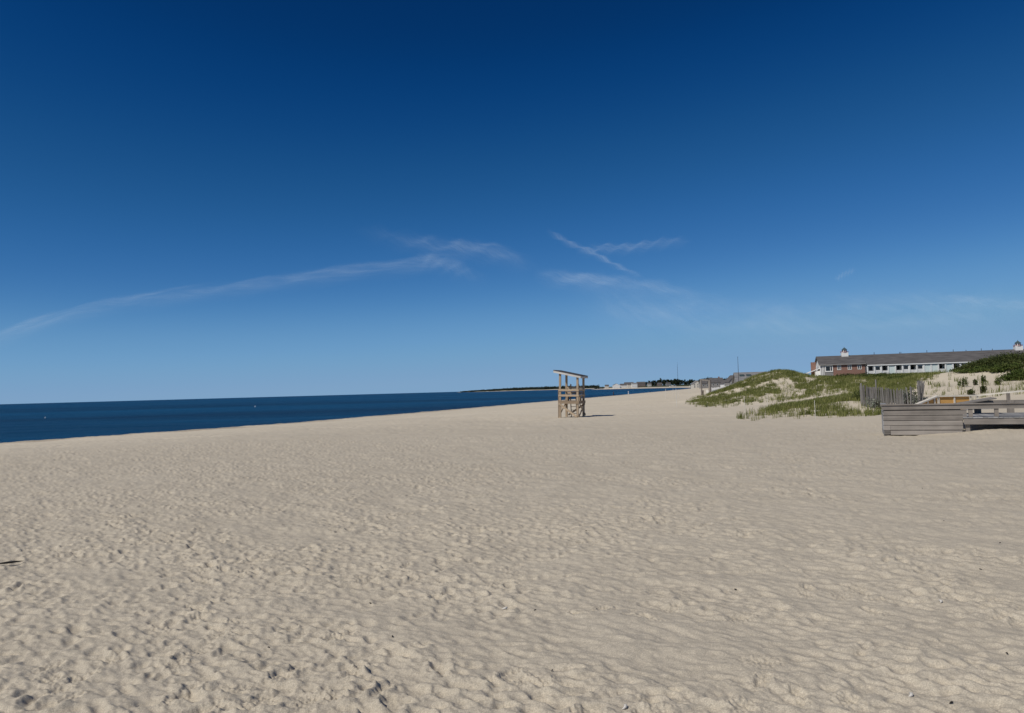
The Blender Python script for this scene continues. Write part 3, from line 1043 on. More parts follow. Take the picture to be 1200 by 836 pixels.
for px_ in (1026, 1056, 1057.5, 1088, 1119, 1134, 1152, 1165):
    k0_ = (px_ - 600) / FPX
    t = (153.84 * k0_ - 63.9) / (.961 + .276 * k0_)
    MB().tube([(t, DEP + .2, RZ - .1), (t, DEP + .2, RZ + rs.uniform(.35, .62))], .05, 6).build('vent_pipe', M['dark_metal'], roof_m)
def pane_window(x, w_, z, h, panes=2):
    fr = MB()
    y_ = -.05
    fr.box(x, x + w_, y_, y_ + .046, z, z + .10)
    fr.box(x, x + w_, y_, y_ + .046, z + h - .10, z + h)
    for k in range(panes + 1):
        xx = x + k * (w_ - .10) / panes
        fr.box(xx, xx + .10, y_ + .002, y_ + .044, z + .10, z + h - .10)
    f_ = fr.build('window', M['white_paint'], mo)
    g_ = MB()
    g_.box(x + .05, x + w_ - .05, y_ + .02, y_ + .03, z + .05, z + h - .05)
    g_.build('pane', M['glass'] if panes < 3 else M['glass'], f_)
    return f_
for x in (2.98, 4.95, 6.75):
    pane_window(x, .74, 2.55, .95, 2)
# big corner window in a white surround
bw = MB()
bw.box(.70, 2.18, -.10, -.004, 2.2, 2.42); bw.box(.70, 2.18, -.10, -.004, 3.35, 3.55)
bw.box(.70, .86, -.098, -.004, 2.42, 3.35); bw.box(2.02, 2.18, -.098, -.004, 2.42, 3.35); bw.box(1.66, 1.76, -.098, -.004, 2.42, 3.35)
cwin = bw.build('window', M['white_paint'], mo)
MB().box(.86, 2.02, -.06, -.05, 2.42, 3.35).build('pane', M['glass'], cwin)
for x in (.15, .42):
    MB().box(x, x + .14, -.06, -.004, 0, EZ - .2).build('corner_board', M['white_paint'], mo)
# balconies: white posts and rails in front of doors, windows and mint panels
bay = 1.25
kinds = 'DWDMDWDWMMDMDWD' + 'DWDMDWDMDWDW'
x = T1 + .15
yw = .55                                  # recessed facade
MB().box(T1 + .002, T2, yw, 2 * DEP, -1.5, EZ - .05).build('unit_wall', M['white_paint'], mo)
MB().box(T1 + .1, T2, -1.55, yw - .003, 1.28, 1.42).build('balcony_floor', M['white_paint'], mo)
k = 0
while x + bay < T2 - .5:
    kd = kinds[k % len(kinds)]
    MB().box(x - .125, x + .125, -1.66, -1.40, 1.42, fz - .18).build('balcony_post', M['white_paint'], mo)
    if kd == 'D':
        d_ = MB().box(x + .10, x + bay - .06, yw - .06, yw - .004, 1.45, 3.10).build('door', M['glass'], mo)
    elif kd == 'W':
        f_ = MB()
        f_.box(x + .13, x + bay - .13, -1.56, -1.50, 2.15, 2.27); f_.box(x + .112, x + bay - .112, -1.56, -1.50, 2.92, fz - .19)
        f_.box(x + .112, x + .24, -1.56, -1.50, 2.27, 2.92); f_.box(x + bay - .24, x + bay - .112, -1.56, -1.50, 2.27, 2.92)
        f_ = f_.build('window', M['white_paint'], mo)
        MB().box(x + .24, x + bay - .24, -1.53, -1.52, 2.27, 2.92).build('pane', M['glass'], f_)
    else:
        MB().box(x + .135, x + bay - .135, -1.56, -1.50, 1.45, fz - .19).build('privacy_screen', M['mint'], mo)
    if kd != 'M':
        b_ = MB()
        b_.box(x + .13, x + bay - .13, -1.56, -1.50, 2.06, 2.14)
        b_.box(x + .13, x + bay - .13, -1.56, -1.50, 1.50, 1.57)
        nb_ = 7
        for q in range(nb_):
            xx = x + .16 + q * (bay - .36) / (nb_ - 1)
            b_.box(xx - .062, xx + .062, -1.555, -1.505, 1.57, 2.06)
        b_.build('balustrade', M['white_paint'], mo)
    x += bay
    k += 1
# chimney and low lean-to at the left end
MB().box(-1.55, -.65, 3.0, 3.9, -1.5, 4.35).build('chimney', M['brick'], mo)
lt = MB()
lt.prism([(-.125, 1.0, 2.95), (-2.6, 1.0, 2.0), (-2.6, 1.0, 2.12), (-.125, 1.0, 3.07)], (0, 4.2, 0))
lt.build('lean_to_roof', M['white_paint'], mo)
MB().box(-1.0, -.125, 1.2, 5.0, -1.5, 2.5).build('lean_to_wall', M['white_paint'], mo)
for x in (-2.45,):
    MB().box(x, x + .13, 1.1, 1.23, -1.5, 2.05).build('lean_to_post', M['white_paint'], mo)

def cupola(x, label):
    t = empty('roof_cupola', mo.matrix_basis @ Vector((x, DEP, RZ)), -R(16), label, 'cupola', 'lantern cupolas on the motel roof')
    t.scale = (.9, .9, .9)
    MB().box(-.72, .72, -.72, .72, -.5, .82).build('base', M['white_paint'], t)
    MB().lathe([(.86, .822), (.86, .87)], 12).build('gallery_floor', M['red_paint'], t)
    g_ = MB()
    for a in range(12):
        an = a * math.pi / 6
        g_.tube([(.86 * math.cos(an), .86 * math.sin(an), .88), (.86 * math.cos(an), .86 * math.sin(an), 1.08)], .022, 5)
    ringp = [(.86 * math.cos(a * math.pi / 12), .86 * math.sin(a * math.pi / 12), 1.08) for a in range(25)]
    g_.tube(ringp, .02, 5)
    g_.build('gallery_rail', M['red_paint'], t)
    MB().lathe([(.55, .884), (.52, 1.45)], 8).build('lantern', M['white_paint'], t)
    w_ = MB()
    for a in (-math.pi / 2, -math.pi / 2 + .8, -math.pi / 2 - .8, math.pi):
        d_ = Vector((math.cos(a), math.sin(a), 0))
        s_ = Vector((-d_.y, d_.x, 0))
        c_ = d_ * .50
        w_.prism([c_ - s_ * .12 + Vector((0, 0, 1.0)), c_ + s_ * .12 + Vector((0, 0, 1.0)), c_ + s_ * .12 + Vector((0, 0, 1.32)), c_ - s_ * .12 + Vector((0, 0, 1.32))], d_ * .06)
    w_.build('lantern_window', M['glass'], t)
    MB().lathe([(.68, 1.452), (.60, 1.52), (.28, 1.78), (.06, 1.95), (.03, 2.15)], 8).build('cap', M['teal_roof'], t)
    return t
cupola(5.05, 'white cupola with red gallery and dark cap above the brick end of the motel')
cupola(36.2, 'white cupola with red gallery and dark cap beside the white cross gable')
# white cross gable at the right end
cg = empty('cross_gable_wing', mo.matrix_basis @ Vector((38.6, -1.5, 0)), -R(16), 'white gabled wing crossing the right end of the motel above the shrubs', 'building')
MB().box(-2.4, 2.4, .0, 5.0, -1.5, 3.55).build('wall', M['white_paint'], cg)
MB().prism([(-2.4, -.01, 3.552), (2.4, -.01, 3.552), (0, -.01, 5.2)], (0, .2, 0)).build('gable', M['white_paint'], cg)
for s in (-1, 1):
    MB().prism([(s * 2.75, -.3, 3.42), (0, -.3, 5.32), (0, -.3, 5.46), (s * 2.75, -.3, 3.56)], (0, 5.8, 0)).build('roof', M['shingle'], cg)
    MB().prism([(s * 2.75, -.345, 3.36), (0, -.345, 5.26), (0, -.345, 5.48), (s * 2.75, -.345, 3.58)], (0, .042, 0)).build('bargeboard', M['white_paint'], cg)

# ------------------------------------------------------------------ far shore: houses
def house(px, Y, w_, d_, h, rh, label, wall='cream_wall', roof='shingle', yaw=0.0, gable_front=False, cat='house', group=None, sink=.6, chimney=False, base_py=None, name='house'):
    q = at(px, 450, Y)
    z = ground_z(q.x, q.y)
    t = empty(name, (q.x, q.y, z), yaw, label, cat, group)
    MB().box(-w_ / 2, w_ / 2, -d_ / 2, d_ / 2, -sink, h).build('wall', M[wall], t)
    o = .35
    if gable_front:
        MB().prism([(-w_ / 2, -d_ / 2 - .01, h + .002), (w_ / 2, -d_ / 2 - .01, h + .002), (0, -d_ / 2 - .01, h + rh)], (0, .3, 0)).build('gable', M[wall], t)
        rr = MB()
        for s in (-1, 1):
            rr.prism([(s * (w_ / 2 + o), -d_ / 2 - o, h - .2), (s * .005, -d_ / 2 - o, h + rh + .05), (s * .005, -d_ / 2 - o, h + rh + .3), (s * (w_ / 2 + o), -d_ / 2 - o, h + .05)], (0, d_ + 2 * o, 0))
    else:
        for s in (-1, 1):
            MB().prism([(s * w_ / 2, -d_ / 2, h + .002), (s * w_ / 2, d_ / 2, h + .002), (s * w_ / 2, 0, h + rh)], (-s * .3, 0, 0)).build('gable', M[wall], t)
        rr = MB()
        for s in (-1, 1):
            rr.prism([(-w_ / 2 - o, s * (d_ / 2 + o), h - .2), (-w_ / 2 - o, s * .005, h + rh + .05), (-w_ / 2 - o, s * .005, h + rh + .3), (-w_ / 2 - o, s * (d_ / 2 + o), h + .05)], (w_ + 2 * o, 0, 0))
    ro = rr.build('roof', M[roof], t)
    if chimney:
        MB().box(w_ * .2, w_ * .2 + .8, -.4, .4, h + rh * .4, h + rh + 1.1).build('chimney', M['brick'], ro)
    n = max(2, int(w_ / 2.6))
    for k in range(n):
        xx = -w_ / 2 + (k + .5) * w_ / n
        for zz in ([h * .45] if h < 4.2 else [h * .2, h * .66]):
            f_ = MB().box(xx - .55, xx + .55, -d_ / 2 - .05, -d_ / 2 - .004, zz - .1, zz + 1.35).build('window', M['white_paint'], t)
            MB().box(xx - .42, xx + .42, -d_ / 2 - .075, -d_ / 2 - .052, zz, zz + 1.22).build('pane', M['glass'], f_)
    return t

gH = 'houses across the bay'
TY = 1760
house(711, TY + 40, 9, 9, 6, 3, 'pale house alone at the left end of the town across the bay', 'cream_wall', group=gH)
house(722, TY, 16, 10, 7.5, 3.5, 'white house left of the long white terrace across the bay', 'white_paint', gable_front=True, group=gH)
house(731, TY + 10, 18, 10, 6.5, 3.4, 'long white terrace with dark roof across the bay', 'white_paint', group=gH)
house(738.5, TY - 10, 14, 10, 7, 2.8, 'cream house between the long white terrace and the brightest block across the bay', 'cream_wall', group=gH)
house(737, TY + 70, 22, 12, 8, 3.4, 'brown tall house behind the cream house across the bay', 'brown_wall', group=gH)
house(743.2, TY - 15, 13, 10, 9, 2.2, 'brightest boxy white house across the bay', 'white_paint', roof='shingle_pale', group=gH)
house(751, TY + 60, 20, 12, 8, 3.6, 'brown house right of the brightest white house across the bay', 'brown_wall', group=gH)
house(761, TY - 20, 8, 8, 5.5, 2.6, 'small cream house under the far pines across the bay', 'cream_wall', group=gH)
house(773, TY - 30, 11, 8, 5, 2.5, 'low brown house left of the far mast, under pines across the bay', 'brown_wall', group=gH)
house(783, TY - 40, 10, 8, 5, 2.4, 'low grey house below the far mast across the bay', 'grey_wall', group=gH)
# white craft drawn up on the far beach
def boat(px, Y, Ln, label):
    q = at(px, 453, Y)
    t = empty('boat', (q.x, q.y, ground_z(q.x, q.y) + .05), R(6), label, 'boat', 'boats on the far beach')
    b_ = MB()
    n = 9
    ring = []
    vs, fs = [], []
    for k in range(n):
        u = k / (n - 1)
        wd = 1.6 * math.sin(math.pi * min(1, .25 + u * .78)) ** .6 if u < 1 else .03
        wd = max(.05, 1.5 * (1 - u ** 3))
        xk = (u - .5) * Ln
        sh = 1.5 + .5 * u * u
        vs += [(xk, -wd, sh), (xk, -wd * .7, .35), (xk, 0, .0), (xk, wd * .7, .35), (xk, wd, sh)]
    for k in range(n - 1):
        for m in range(4):
            a_ = k * 5 + m
            fs.append((a_, a_ + 1, a_ + 6, a_ + 5))
    for k in range(n - 1):
        a_ = k * 5
        fs.append((a_, a_ + 5, a_ + 9, a_ + 4))
    fs += [(0, 4, 3, 2, 1), tuple((n - 1) * 5 + q_ for q_ in range(5))]
    b_.add(vs, fs)
    b_.build('hull', M['white_paint'], t)
    MB().prism([(-Ln * .2, -.9, 1.55), (Ln * .12, -.9, 1.75), (Ln * .05, -.8, 2.9), (-Ln * .18, -.8, 2.9)], (0, 1.75, 0)).build('cabin', M['cream_wall'], t)
    return t
boat(788.5, 1600, 15, 'long white boat drawn up on the far beach')
boat(812, 1400, 13, 'white boat on the far beach left of the gate')

# cottages beyond the beach on this side of the bay
gC = 'grey cottages beyond the gate'
house(816.5, 690, 9, 8, 4.2, 3.0, 'pale cottage showing left of the weathered gate', 'cream_wall', 'shingle_pale', gable_front=True, group=gC)
house(827, 560, 8, 8, 3.6, 3.2, 'grey cottage seen through the weathered gate', 'grey_wall', 'shingle', group=gC)
house(839, 520, 9, 8, 3.6, 3.0, 'grey roofed cottage just right of the weathered gate', 'grey_wall', 'shingle', group=gC, chimney=True)
house(850.5, 420, 4.6, 6, 2.3, 1.9, 'small white gabled cottage left of the flagpole', 'white_paint', 'shingle', gable_front=True, group=gC)
house(858.5, 400, 6, 8, 3.3, 3.2, 'steep grey cottage beside the flagpole', 'grey_wall', 'shingle', gable_front=True, group=gC)
# long low grey roofed building half behind the dune
lb = house(889, 190, 11.5, 8, 2.3, 2.3, 'long low pale grey roofed building half hidden behind the big dune', 'grey_wall', 'shingle_pale', yaw=-R(10), cat='building', name='beach_building')
dm = MB()
for x in (-4.3, -2.6):
    dm.prism([(x - .55, -1.9, 3.5), (x + .55, -1.9, 3.5), (x + .55, -1.9, 4.35), (x - .55, -1.9, 4.35)], (0, 1.6, 0))
dm.build('dormer', M['teal_roof'], lb)

# ------------------------------------------------------------------ gate, flagpole, mast, white fence, stakes
q = at(822.2, 460, 142)
q2 = at(832.2, 460, 140)
gt = empty('beach_gate', (q.x, q.y, ground_z(q.x, q.y)), math.atan2(q2.y - q.y, q2.x - q.x), 'weathered two post timber gate with crossbeam at the dune foot', 'gate')
gwid = math.hypot(q2.x - q.x, q2.y - q.y)
MB().box(-.10, .10, -.10, .10, -.4, 2.95).build('post', M['grey_wood_z'], gt)
MB().box(gwid - .24, gwid + .20, -.16, .16, -.4, 2.85).build('post', M['grey_wood_z'], gt)
MB().bar((-.15, -.13, 3.0), (gwid + .1, -.13, 2.72), .07, .24).build('crossbeam', M['grey_wood_x'], gt)
for s_, h_ in ((0.05, .9), (gwid - .45, 2.2)):
    MB().bar((s_ + .02, .13, .0), (s_ + .38, .13, h_), .05, .16, (0, 1, 0)).build('brace', M['grey_wood_z'], gt)
MB().box(-.02, .35, .17, .22, .05, .95).build('low_panel', M['grey_wood_z'], gt)
MB().box(gwid * .45, gwid - .18, .17, .22, .05, 1.0).build('low_panel', M['stake'], gt)

q = at(865.8, 450, 165)
fp = empty('flagpole', (q.x, q.y, ground_z(q.x, q.y)), 0, 'thin dark bare flagpole with pale base rising behind the dune edge', 'flagpole')
MB().lathe([(.055, .9), (.05, 3.0), (.035, 6.3)], 8).build('pole', M['dark_metal'], fp)
MB().lathe([(.16, -.5), (.15, .75), (.10, .905)], 8).build('base', M['stake'], fp)
MB().lathe([(.02, 6.3), (.07, 6.36), (.07, 6.42), (.02, 6.48)], 8).build('finial', M['dark_metal'], fp)

q = at(794.3, 445, 2300)
ms = empty('radio_mast', (q.x, q.y, ground_z(q.x, q.y)), 0, 'tall thin radio mast rising over the trees across the bay', 'mast')
mt = MB()
MH = 74
for a in range(3):
    an = a * 2 * math.pi / 3
    mt.tube([(.9 * math.cos(an), .9 * math.sin(an), -1), (.35 * math.cos(an), .35 * math.sin(an), MH - 8)], .13, 5)
z = 0
k = 0
while z < MH - 10:
    r1, r2 = .9 - .55 * z / (MH - 8), .9 - .55 * (z + 3) / (MH - 8)
    for a in range(3):
        an, an2 = (a) * 2 * math.pi / 3, (a + 1) * 2 * math.pi / 3
        mt.bar((r1 * math.cos(an), r1 * math.sin(an), z), (r2 * math.cos(an2), r2 * math.sin(an2), z + 3), .07, .07)
    z += 3
mt.build('lattice', M['dark_metal'], ms)
MB().tube([(0, 0, MH - 9), (0, 0, MH)], .16, 6).build('antenna', M['dark_metal'], ms)

# low white picket fence climbing towards the flagpole
wf0, wf1 = gp(834, 134), gp(863, 150)
wf = empty('white_picket_fence', (wf0[0], wf0[1], ground_z(*wf0)), 0, 'low white picket fence running from the gate to the flagpole', 'fence')
mbp = MB()
n = 80
for k in range(n):
    t = k / (n - 1)
    x, y = wf0[0] + (wf1[0] - wf0[0]) * t, wf0[1] + (wf1[1] - wf0[1]) * t
    z = ground_z(x, y) - wf.location.z
    mbp.box(x - wf0[0] - .05, x - wf0[0] + .05, y - wf0[1] - .012, y - wf0[1] + .012, z - .1, z + 1.35 * rs.uniform(.9, 1.05))
mbp.build('picket_panel', M['white_paint'], wf)
for fz_ in (.3, .85):
    a_, b_ = Vector((0, .035, fz_)), Vector((wf1[0] - wf0[0], wf1[1] - wf0[1] + .035, ground_z(*wf1) - wf.location.z + fz_))
    MB().bar(a_, b_, .03, .09).build('rail', M['white_paint'], wf)

gS = 'thin pale stakes marking off the beach'
stakes = [(780.4, 468.2, 12.6, 'pale stake standing furthest left against the water'), (789.2, 467.5, 11.5, 'pale stake between the leftmost stake and the pair by the water'),
          (793.0, 475.0, 19.0, 'tallest nearest pale stake of those against the water'), (795.0, 466, 9.5, 'pale stake close behind the tallest stake by the water'),
          (807.5, 463.2, 6.5, 'short far stake left of the weathered gate'),
          (873.2, 484.0, 17.0, 'pale stake on the sand in front of the big grassy dune'), (899.3, 478.0, 16.5, 'pale stake at the foot of the big grassy dune'),
          (955.8, 491.0, 21.5, 'pale stake in front of the low grassy dune lobe')]
for px, py, hp, lab in stakes:
    q = at_z(px, py, 0.0)
    for _ in range(4):
        q = at_z(px, py, ground_z(q.x, q.y))
    hh = hp * q.y / FPX
    s_ = MB()
    rr_ = .014 if px > 850 else .027
    s_.tube([(0, 0, -.3), (rs.uniform(-.02, .02), 0, hh)], [rr_, rr_ * .8], 6)
    o = s_.build('stake', M['stake'], None)
    o.location = q
    tag(o, lab, 'stake', gS)

# ------------------------------------------------------------------ buoys
for px, py, lab in ((53, 490.3, 'white buoy on the dark water near the left edge'), (299, 477.3, 'white buoy further out on the water')):
    q = at_z(px, py, WATER_Z)
    t = empty('buoy', (q.x, q.y, WATER_Z), 0, lab, 'buoy', 'white marker buoys')
    r_ = .16 if px < 100 else .24
    MB().lathe([(.1 * r_, -r_), (r_ * .8, -.5 * r_), (r_, 0), (r_ * .8, r_ * .8), (r_ * .35, r_ * 1.6), (r_ * .3, r_ * 2.6), (.02, r_ * 2.8)], 14).build('float', M['buoy_white'], t, smooth=True)
    MB().lathe([(r_ * 1.03, -.02), (r_ * 1.03, .05)], 14).build('band', M['dark_metal'], t)

# ------------------------------------------------------------------ people at the water's edge
def person(px, Y, zoff, cloth, label, rz=0.0, scale=1.0):
    q = at(px, 460, Y)
    z = ground_z(q.x, q.y) + zoff
    t = empty('person', (q.x, q.y, z), rz, label, 'person', None)
    t.scale = (scale,) * 3
    me = bpy.data.meshes.new('body')
    J = [((0, 0, .95), .14, .11), ((0, 0, 1.12), .13, .10), ((0, 0, 1.32), .16, .11), ((0, 0, 1.45), .07, .07), ((0, -.01, 1.53), .06, .06), ((0, -.02, 1.64), .095, .105), ((0, -.01, 1.74), .06, .07)]
    E = [(k, k + 1) for k in range(6)]
    def chain(start, pts):
        prev = start
        for c_, a_, b_ in pts:
            J.append((c_, a_, b_))
            E.append((prev, len(J) - 1))
            prev = len(J) - 1
    for s in (-1, 1):
        st_ = .10 * s
        chain(0, [((s * .10, 0, .86), .095, .095), ((s * .105, -.02 + st_, .47), .06, .06), ((s * .11, .02 + st_ * 1.6, .09), .042, .042), ((s * .12, -.12 + st_ * 1.6, .04), .04, .03)])
        chain(2, [((s * .19, 0, 1.38), .055, .055), ((s * .24, .03 - st_ * .6, 1.10), .045, .045), ((s * .25, -.05 - st_ * .8, .86), .032, .032), ((s * .25, -.07 - st_ * .8, .76), .035, .025)])
    me.from_pydata([j_[0] for j_ in J], E, [])
    bo = bpy.data.objects.new('body', me)
    COL.objects.link(bo)
    sk = bo.modifiers.new('skin', 'SKIN')
    for v_, j_ in zip(me.skin_vertices[0].data, J):
        v_.radius = (j_[1], j_[2])
    me.skin_vertices[0].data[0].use_root = True
    ss = bo.modifiers.new('sub', 'SUBSURF')
    ss.levels = ss.render_levels = 1
    me.materials.append(M['skin'])
    bo.parent = t
    hr = MB().lathe([(.02, 1.80), (.085, 1.78), (.115, 1.70), (.112, 1.64)], 10, 0, .005).build('hair', M['hair'], t, smooth=True)
    MB().lathe([(.16, .80), (.185, .95), (.165, 1.10), (.20, 1.30), (.215, 1.40), (.09, 1.47)], 12).build('shirt', cloth, t, smooth=True)
    for s in (-1, 1):
        MB().tube([(s * .095, 0, .90), (s * .105, -.02 + s * .10, .50), (s * .11, .02 + s * .16, .12)], [.125, .10, .075], 10).build('trouser_leg', cloth, t, smooth=True)
        MB().tube([(s * .17, 0, 1.40), (s * .235, .03 - s * .06, 1.12)], [.075, .062], 8).build('sleeve', cloth, t, smooth=True)
    return t
person(719.0, 318, 0, M['cloth_dark'], 'person in dark clothes standing at the water edge, nearest of the far walkers', 1.2, 1.08)
person(736.4, 375, 0.1, M['cloth_white'], 'person in white clothes at the water edge beyond the dark figure', 1.5, 1.12)
person(762.0, 560, 0, M['cloth_dark'], 'far person in dark clothes by the water with a companion in white', .2)
person(760.4, 545, -.2, M['cloth_white'], 'far person in white beside the smaller dark figure by the water', -1.0, .9)
# ------------------------------------------------------------------ vegetation
def blades(n, base, hmin, hmax, width, lean, rng, segs=2):
    """curved two-segment blades; base (n,3)"""
    az = rng.uniform(0, 2 * np.pi, n)
    h = rng.uniform(hmin, hmax, n)
    wdt = width * rng.uniform(.7, 1.3, n)
    la = rng.uniform(0, 2 * np.pi, n)
    lm = np.abs(rng.normal(0, lean, n)) * h
    sx, sy = np.cos(az) * wdt / 2, np.sin(az) * wdt / 2
    lx, ly = np.cos(la) * lm + .10 * h, np.sin(la) * lm - .05 * h
    b = base
    z0 = np.zeros(n)
    p0 = b + np.stack([-sx, -sy, z0 - .03], 1)
    p1 = b + np.stack([sx, sy, z0 - .03], 1)
    p2 = b + np.stack([sx * .8 + lx * .35, sy * .8 + ly * .35, h * .6], 1)
    p3 = b + np.stack([-sx * .8 + lx * .35, -sy * .8 + ly * .35, h * .6], 1)
    p4 = b + np.stack([sx * .12 + lx, sy * .12 + ly, h * (1 - .25 * (lm / h) ** 1)], 1)
    p5 = b + np.stack([-sx * .12 + lx, -sy * .12 + ly, h * (1 - .25 * (lm / h) ** 1)], 1)
    V = np.stack([p0, p1, p2, p3, p4, p5], 1).reshape(-1, 3)
    o = np.arange(n)[:, None] * 6
    F = np.concatenate([o + np.array([0, 1, 2, 3]), o + np.array([3, 2, 4, 5])], 1).reshape(-1, 4)
    return V, F

def inpoly(px, py, poly):
    ins = np.zeros(px.shape, bool)
    n = len(poly)
    for i in range(n):
        ax, ay = poly[i]; bx, by = poly[(i + 1) % n]
        if ay != by:
            ins ^= ((ay > py) != (by > py)) & (px < (py - ay) / (by - ay) * (bx - ax) + ax)
    return ins

# where the grass grows on the dune (outlines read off the slopes) and the blown-out sand inside it
GRASS = [
    [(810, 472), (828, 461), (846, 452), (866, 444), (890, 434), (910, 429), (938, 429), (960, 433), (1000, 438), (1050, 436), (1100, 434), (1100, 441), (1075, 446), (1062, 462), (1010, 463), (1000, 456), (985, 456.5),
     (968, 462), (950, 463), (930, 467), (905, 468), (880, 470), (850, 472.5), (830, 474)],
    [(866, 489), (885, 483), (915, 476), (945, 473), (965, 468), (985, 463), (1008, 458), (1012, 470), (1038, 476), (1037, 486), (1015, 485), (995, 487), (970, 486.5), (940, 487), (905, 488.5)],
]
BARE = [[(905, 447), (925, 442), (932, 455), (928, 468), (918, 466), (912, 455)], [(942, 443), (960, 441.5), (958, 447), (945, 448.5)], [(955, 460), (985, 455), (988, 461), (965, 465)],
        [(980, 472), (1003, 470), (1030, 480), (1032, 486), (1006, 484), (985, 481)], [(930, 456), (946, 456), (944, 464), (930, 466)], [(878, 470), (902, 461), (918, 463), (905, 472)],
        [(895, 449), (906, 444), (908, 447), (897, 452)]]
rg = np.random.default_rng(77)
N = 120000
gx_ = rg.uniform(12, 62, N); gy_ = rg.uniform(38, 108, N)
hz0, dd = smooth_h(gx_, gy_)
pxs, pys = pix(gx_, gy_, hz0)
jx_, jy_ = rg.normal(0, 4.0, N), rg.normal(0, 1.6, N) + .0
m = np.zeros(N, bool)
for pl_ in GRASS:
    m |= inpoly(pxs + jx_, pys - np.abs(jy_) * 1.2, pl_)
bare = np.zeros(N, bool)
for pl_ in BARE:
    bare |= inpoly(pxs, pys, pl_)
# ragged edges: clumps come and go
cl = fft_noise((512, 512), .25, aniso(1.6, 1.2, ang=0), 41)
cl2 = fft_noise((512, 512), .25, aniso(6, 4, ang=0), 42)
cn = bil(cl, gx_ / .25, gy_ / .25) + .8 * bil(cl2, gx_ / .25, gy_ / .25)
fr = sstep(455, 476, pys) * (gy_ > 58) + sstep(474, 487, pys) * (gy_ <= 58)
keep = m & (cn > -0.08 + 0.80 * fr + rg.normal(0, .25, N)) & ~bare
# scattered single tufts on the open slopes of the dune
scat = (~m) & (pxs > 1060) & (pxs < 1200) & (pys > 436) & (pys < 474) & (gy_ > 40) & (rg.random(N) < .022)
scat |= (bare | m) & (rg.random(N) < .07)
# the hidden far side and the part beyond the frame still carry grass
off = ((pxs >= 1200) & (hz0 > .8) & (cn > .3))
keep |= scat | off
bx_, by_ = gx_[keep], gy_[keep]
print('tufts', len(bx_))
bz_ = ground_many(bx_, by_)
per = 9
nb = len(bx_) * per
jx = rg.normal(0, .09, nb); jy = rg.normal(0, .09, nb)
base = np.stack([np.repeat(bx_, per) + jx, np.repeat(by_, per) + jy, np.repeat(bz_, per)], 1)
Vg, Fg = blades(nb, base, .14, .46, .022, .35, rg)
go = np_mesh('beach_grass', Vg, Fg, M['grass'])
tag(go, kind='stuff')

def leafball(n, c, rx, ry, rz_, size, rng, lump=.35, flat=False):
    """leaf-sized quads through an uneven volume; returns V, F"""
    u = rng.normal(0, 1, (n, 3))
    u /= np.linalg.norm(u, axis=1)[:, None]
    ph = rng.uniform(0, 6.28, 6)
    l_ = 1 + lump * (np.sin(3 * np.arctan2(u[:, 1], u[:, 0]) + ph[0]) * .4 + np.sin(5 * u[:, 2] + ph[1]) * .3 + np.sin(7 * u[:, 0] + ph[2]) * .3 + np.sin(9 * u[:, 1] + ph[3]) * .25)
    rr = rng.random(n) ** .38 * l_
    P = np.stack([u[:, 0] * rx, u[:, 1] * ry, u[:, 2] * rz_], 1) * rr[:, None] + np.array(c)
    a = rng.normal(0, 1, (n, 3)); a /= np.linalg.norm(a, axis=1)[:, None]
    t = rng.normal(0, 1, (n, 3))
    b = np.cross(a, t); b /= np.linalg.norm(b, axis=1)[:, None]
    s = size * rng.uniform(.6, 1.3, n)[:, None]
    V = np.stack([P - a * s, P - b * s * .5, P + a * s, P + b * s * .5], 1).reshape(-1, 3)
    F = (np.arange(n)[:, None] * 4 + np.arange(4)).astype(np.int64)
    return V, F

def join(parts):
    Vs, Fs, o = [], [], 0
    for v_, f_ in parts:
        Vs.append(v_); Fs.append(f_ + o); o += len(v_)
    return np.concatenate(Vs), np.concatenate(Fs)

def shrub(px, Y, w_, h, label, mat='shrub', n=900, group=None, leaf=.07, seed=0, name='shrub', lumps=5, d_=None):
    q = at(px, 455, Y)
    z = ground_z(q.x, q.y)
    t = empty(name, (q.x, q.y, z), 0, label, 'shrub', group)
    rng = np.random.default_rng(1000 + seed)
    parts = []
    d_ = d_ or w_ * .8
    for k in range(lumps):
        ox, oy = rng.uniform(-.36, .36) * w_, rng.uniform(-.36, .36) * d_
        hh = h * rng.uniform(.62, 1.0)
        r_ = w_ * rng.uniform(.22, .36)
        gz_ = ground_z(q.x + ox, q.y + oy) - z
        parts.append(leafball(n // lumps, (ox, oy, gz_ + hh * .48), r_, r_ * d_ / w_, hh * .52, leaf, rng))
    v_, f_ = join(parts)
    np_mesh('foliage', v_, f_, M[mat], t)
    tw = MB()
    for k in range(5):
        ox, oy = rng.uniform(-.25, .25) * w_, rng.uniform(-.2, .2) * d_
        gz_ = ground_z(q.x + ox * .4, q.y + oy * .4) - z
        tw.tube([(ox * .4, oy * .4, gz_ - .1), (ox * .7, oy * .7, gz_ + h * .35), (ox, oy, gz_ + h * .75)], [.03, .022, .008], 5)
    tw.build('stem', M['bark'], t)
    return t

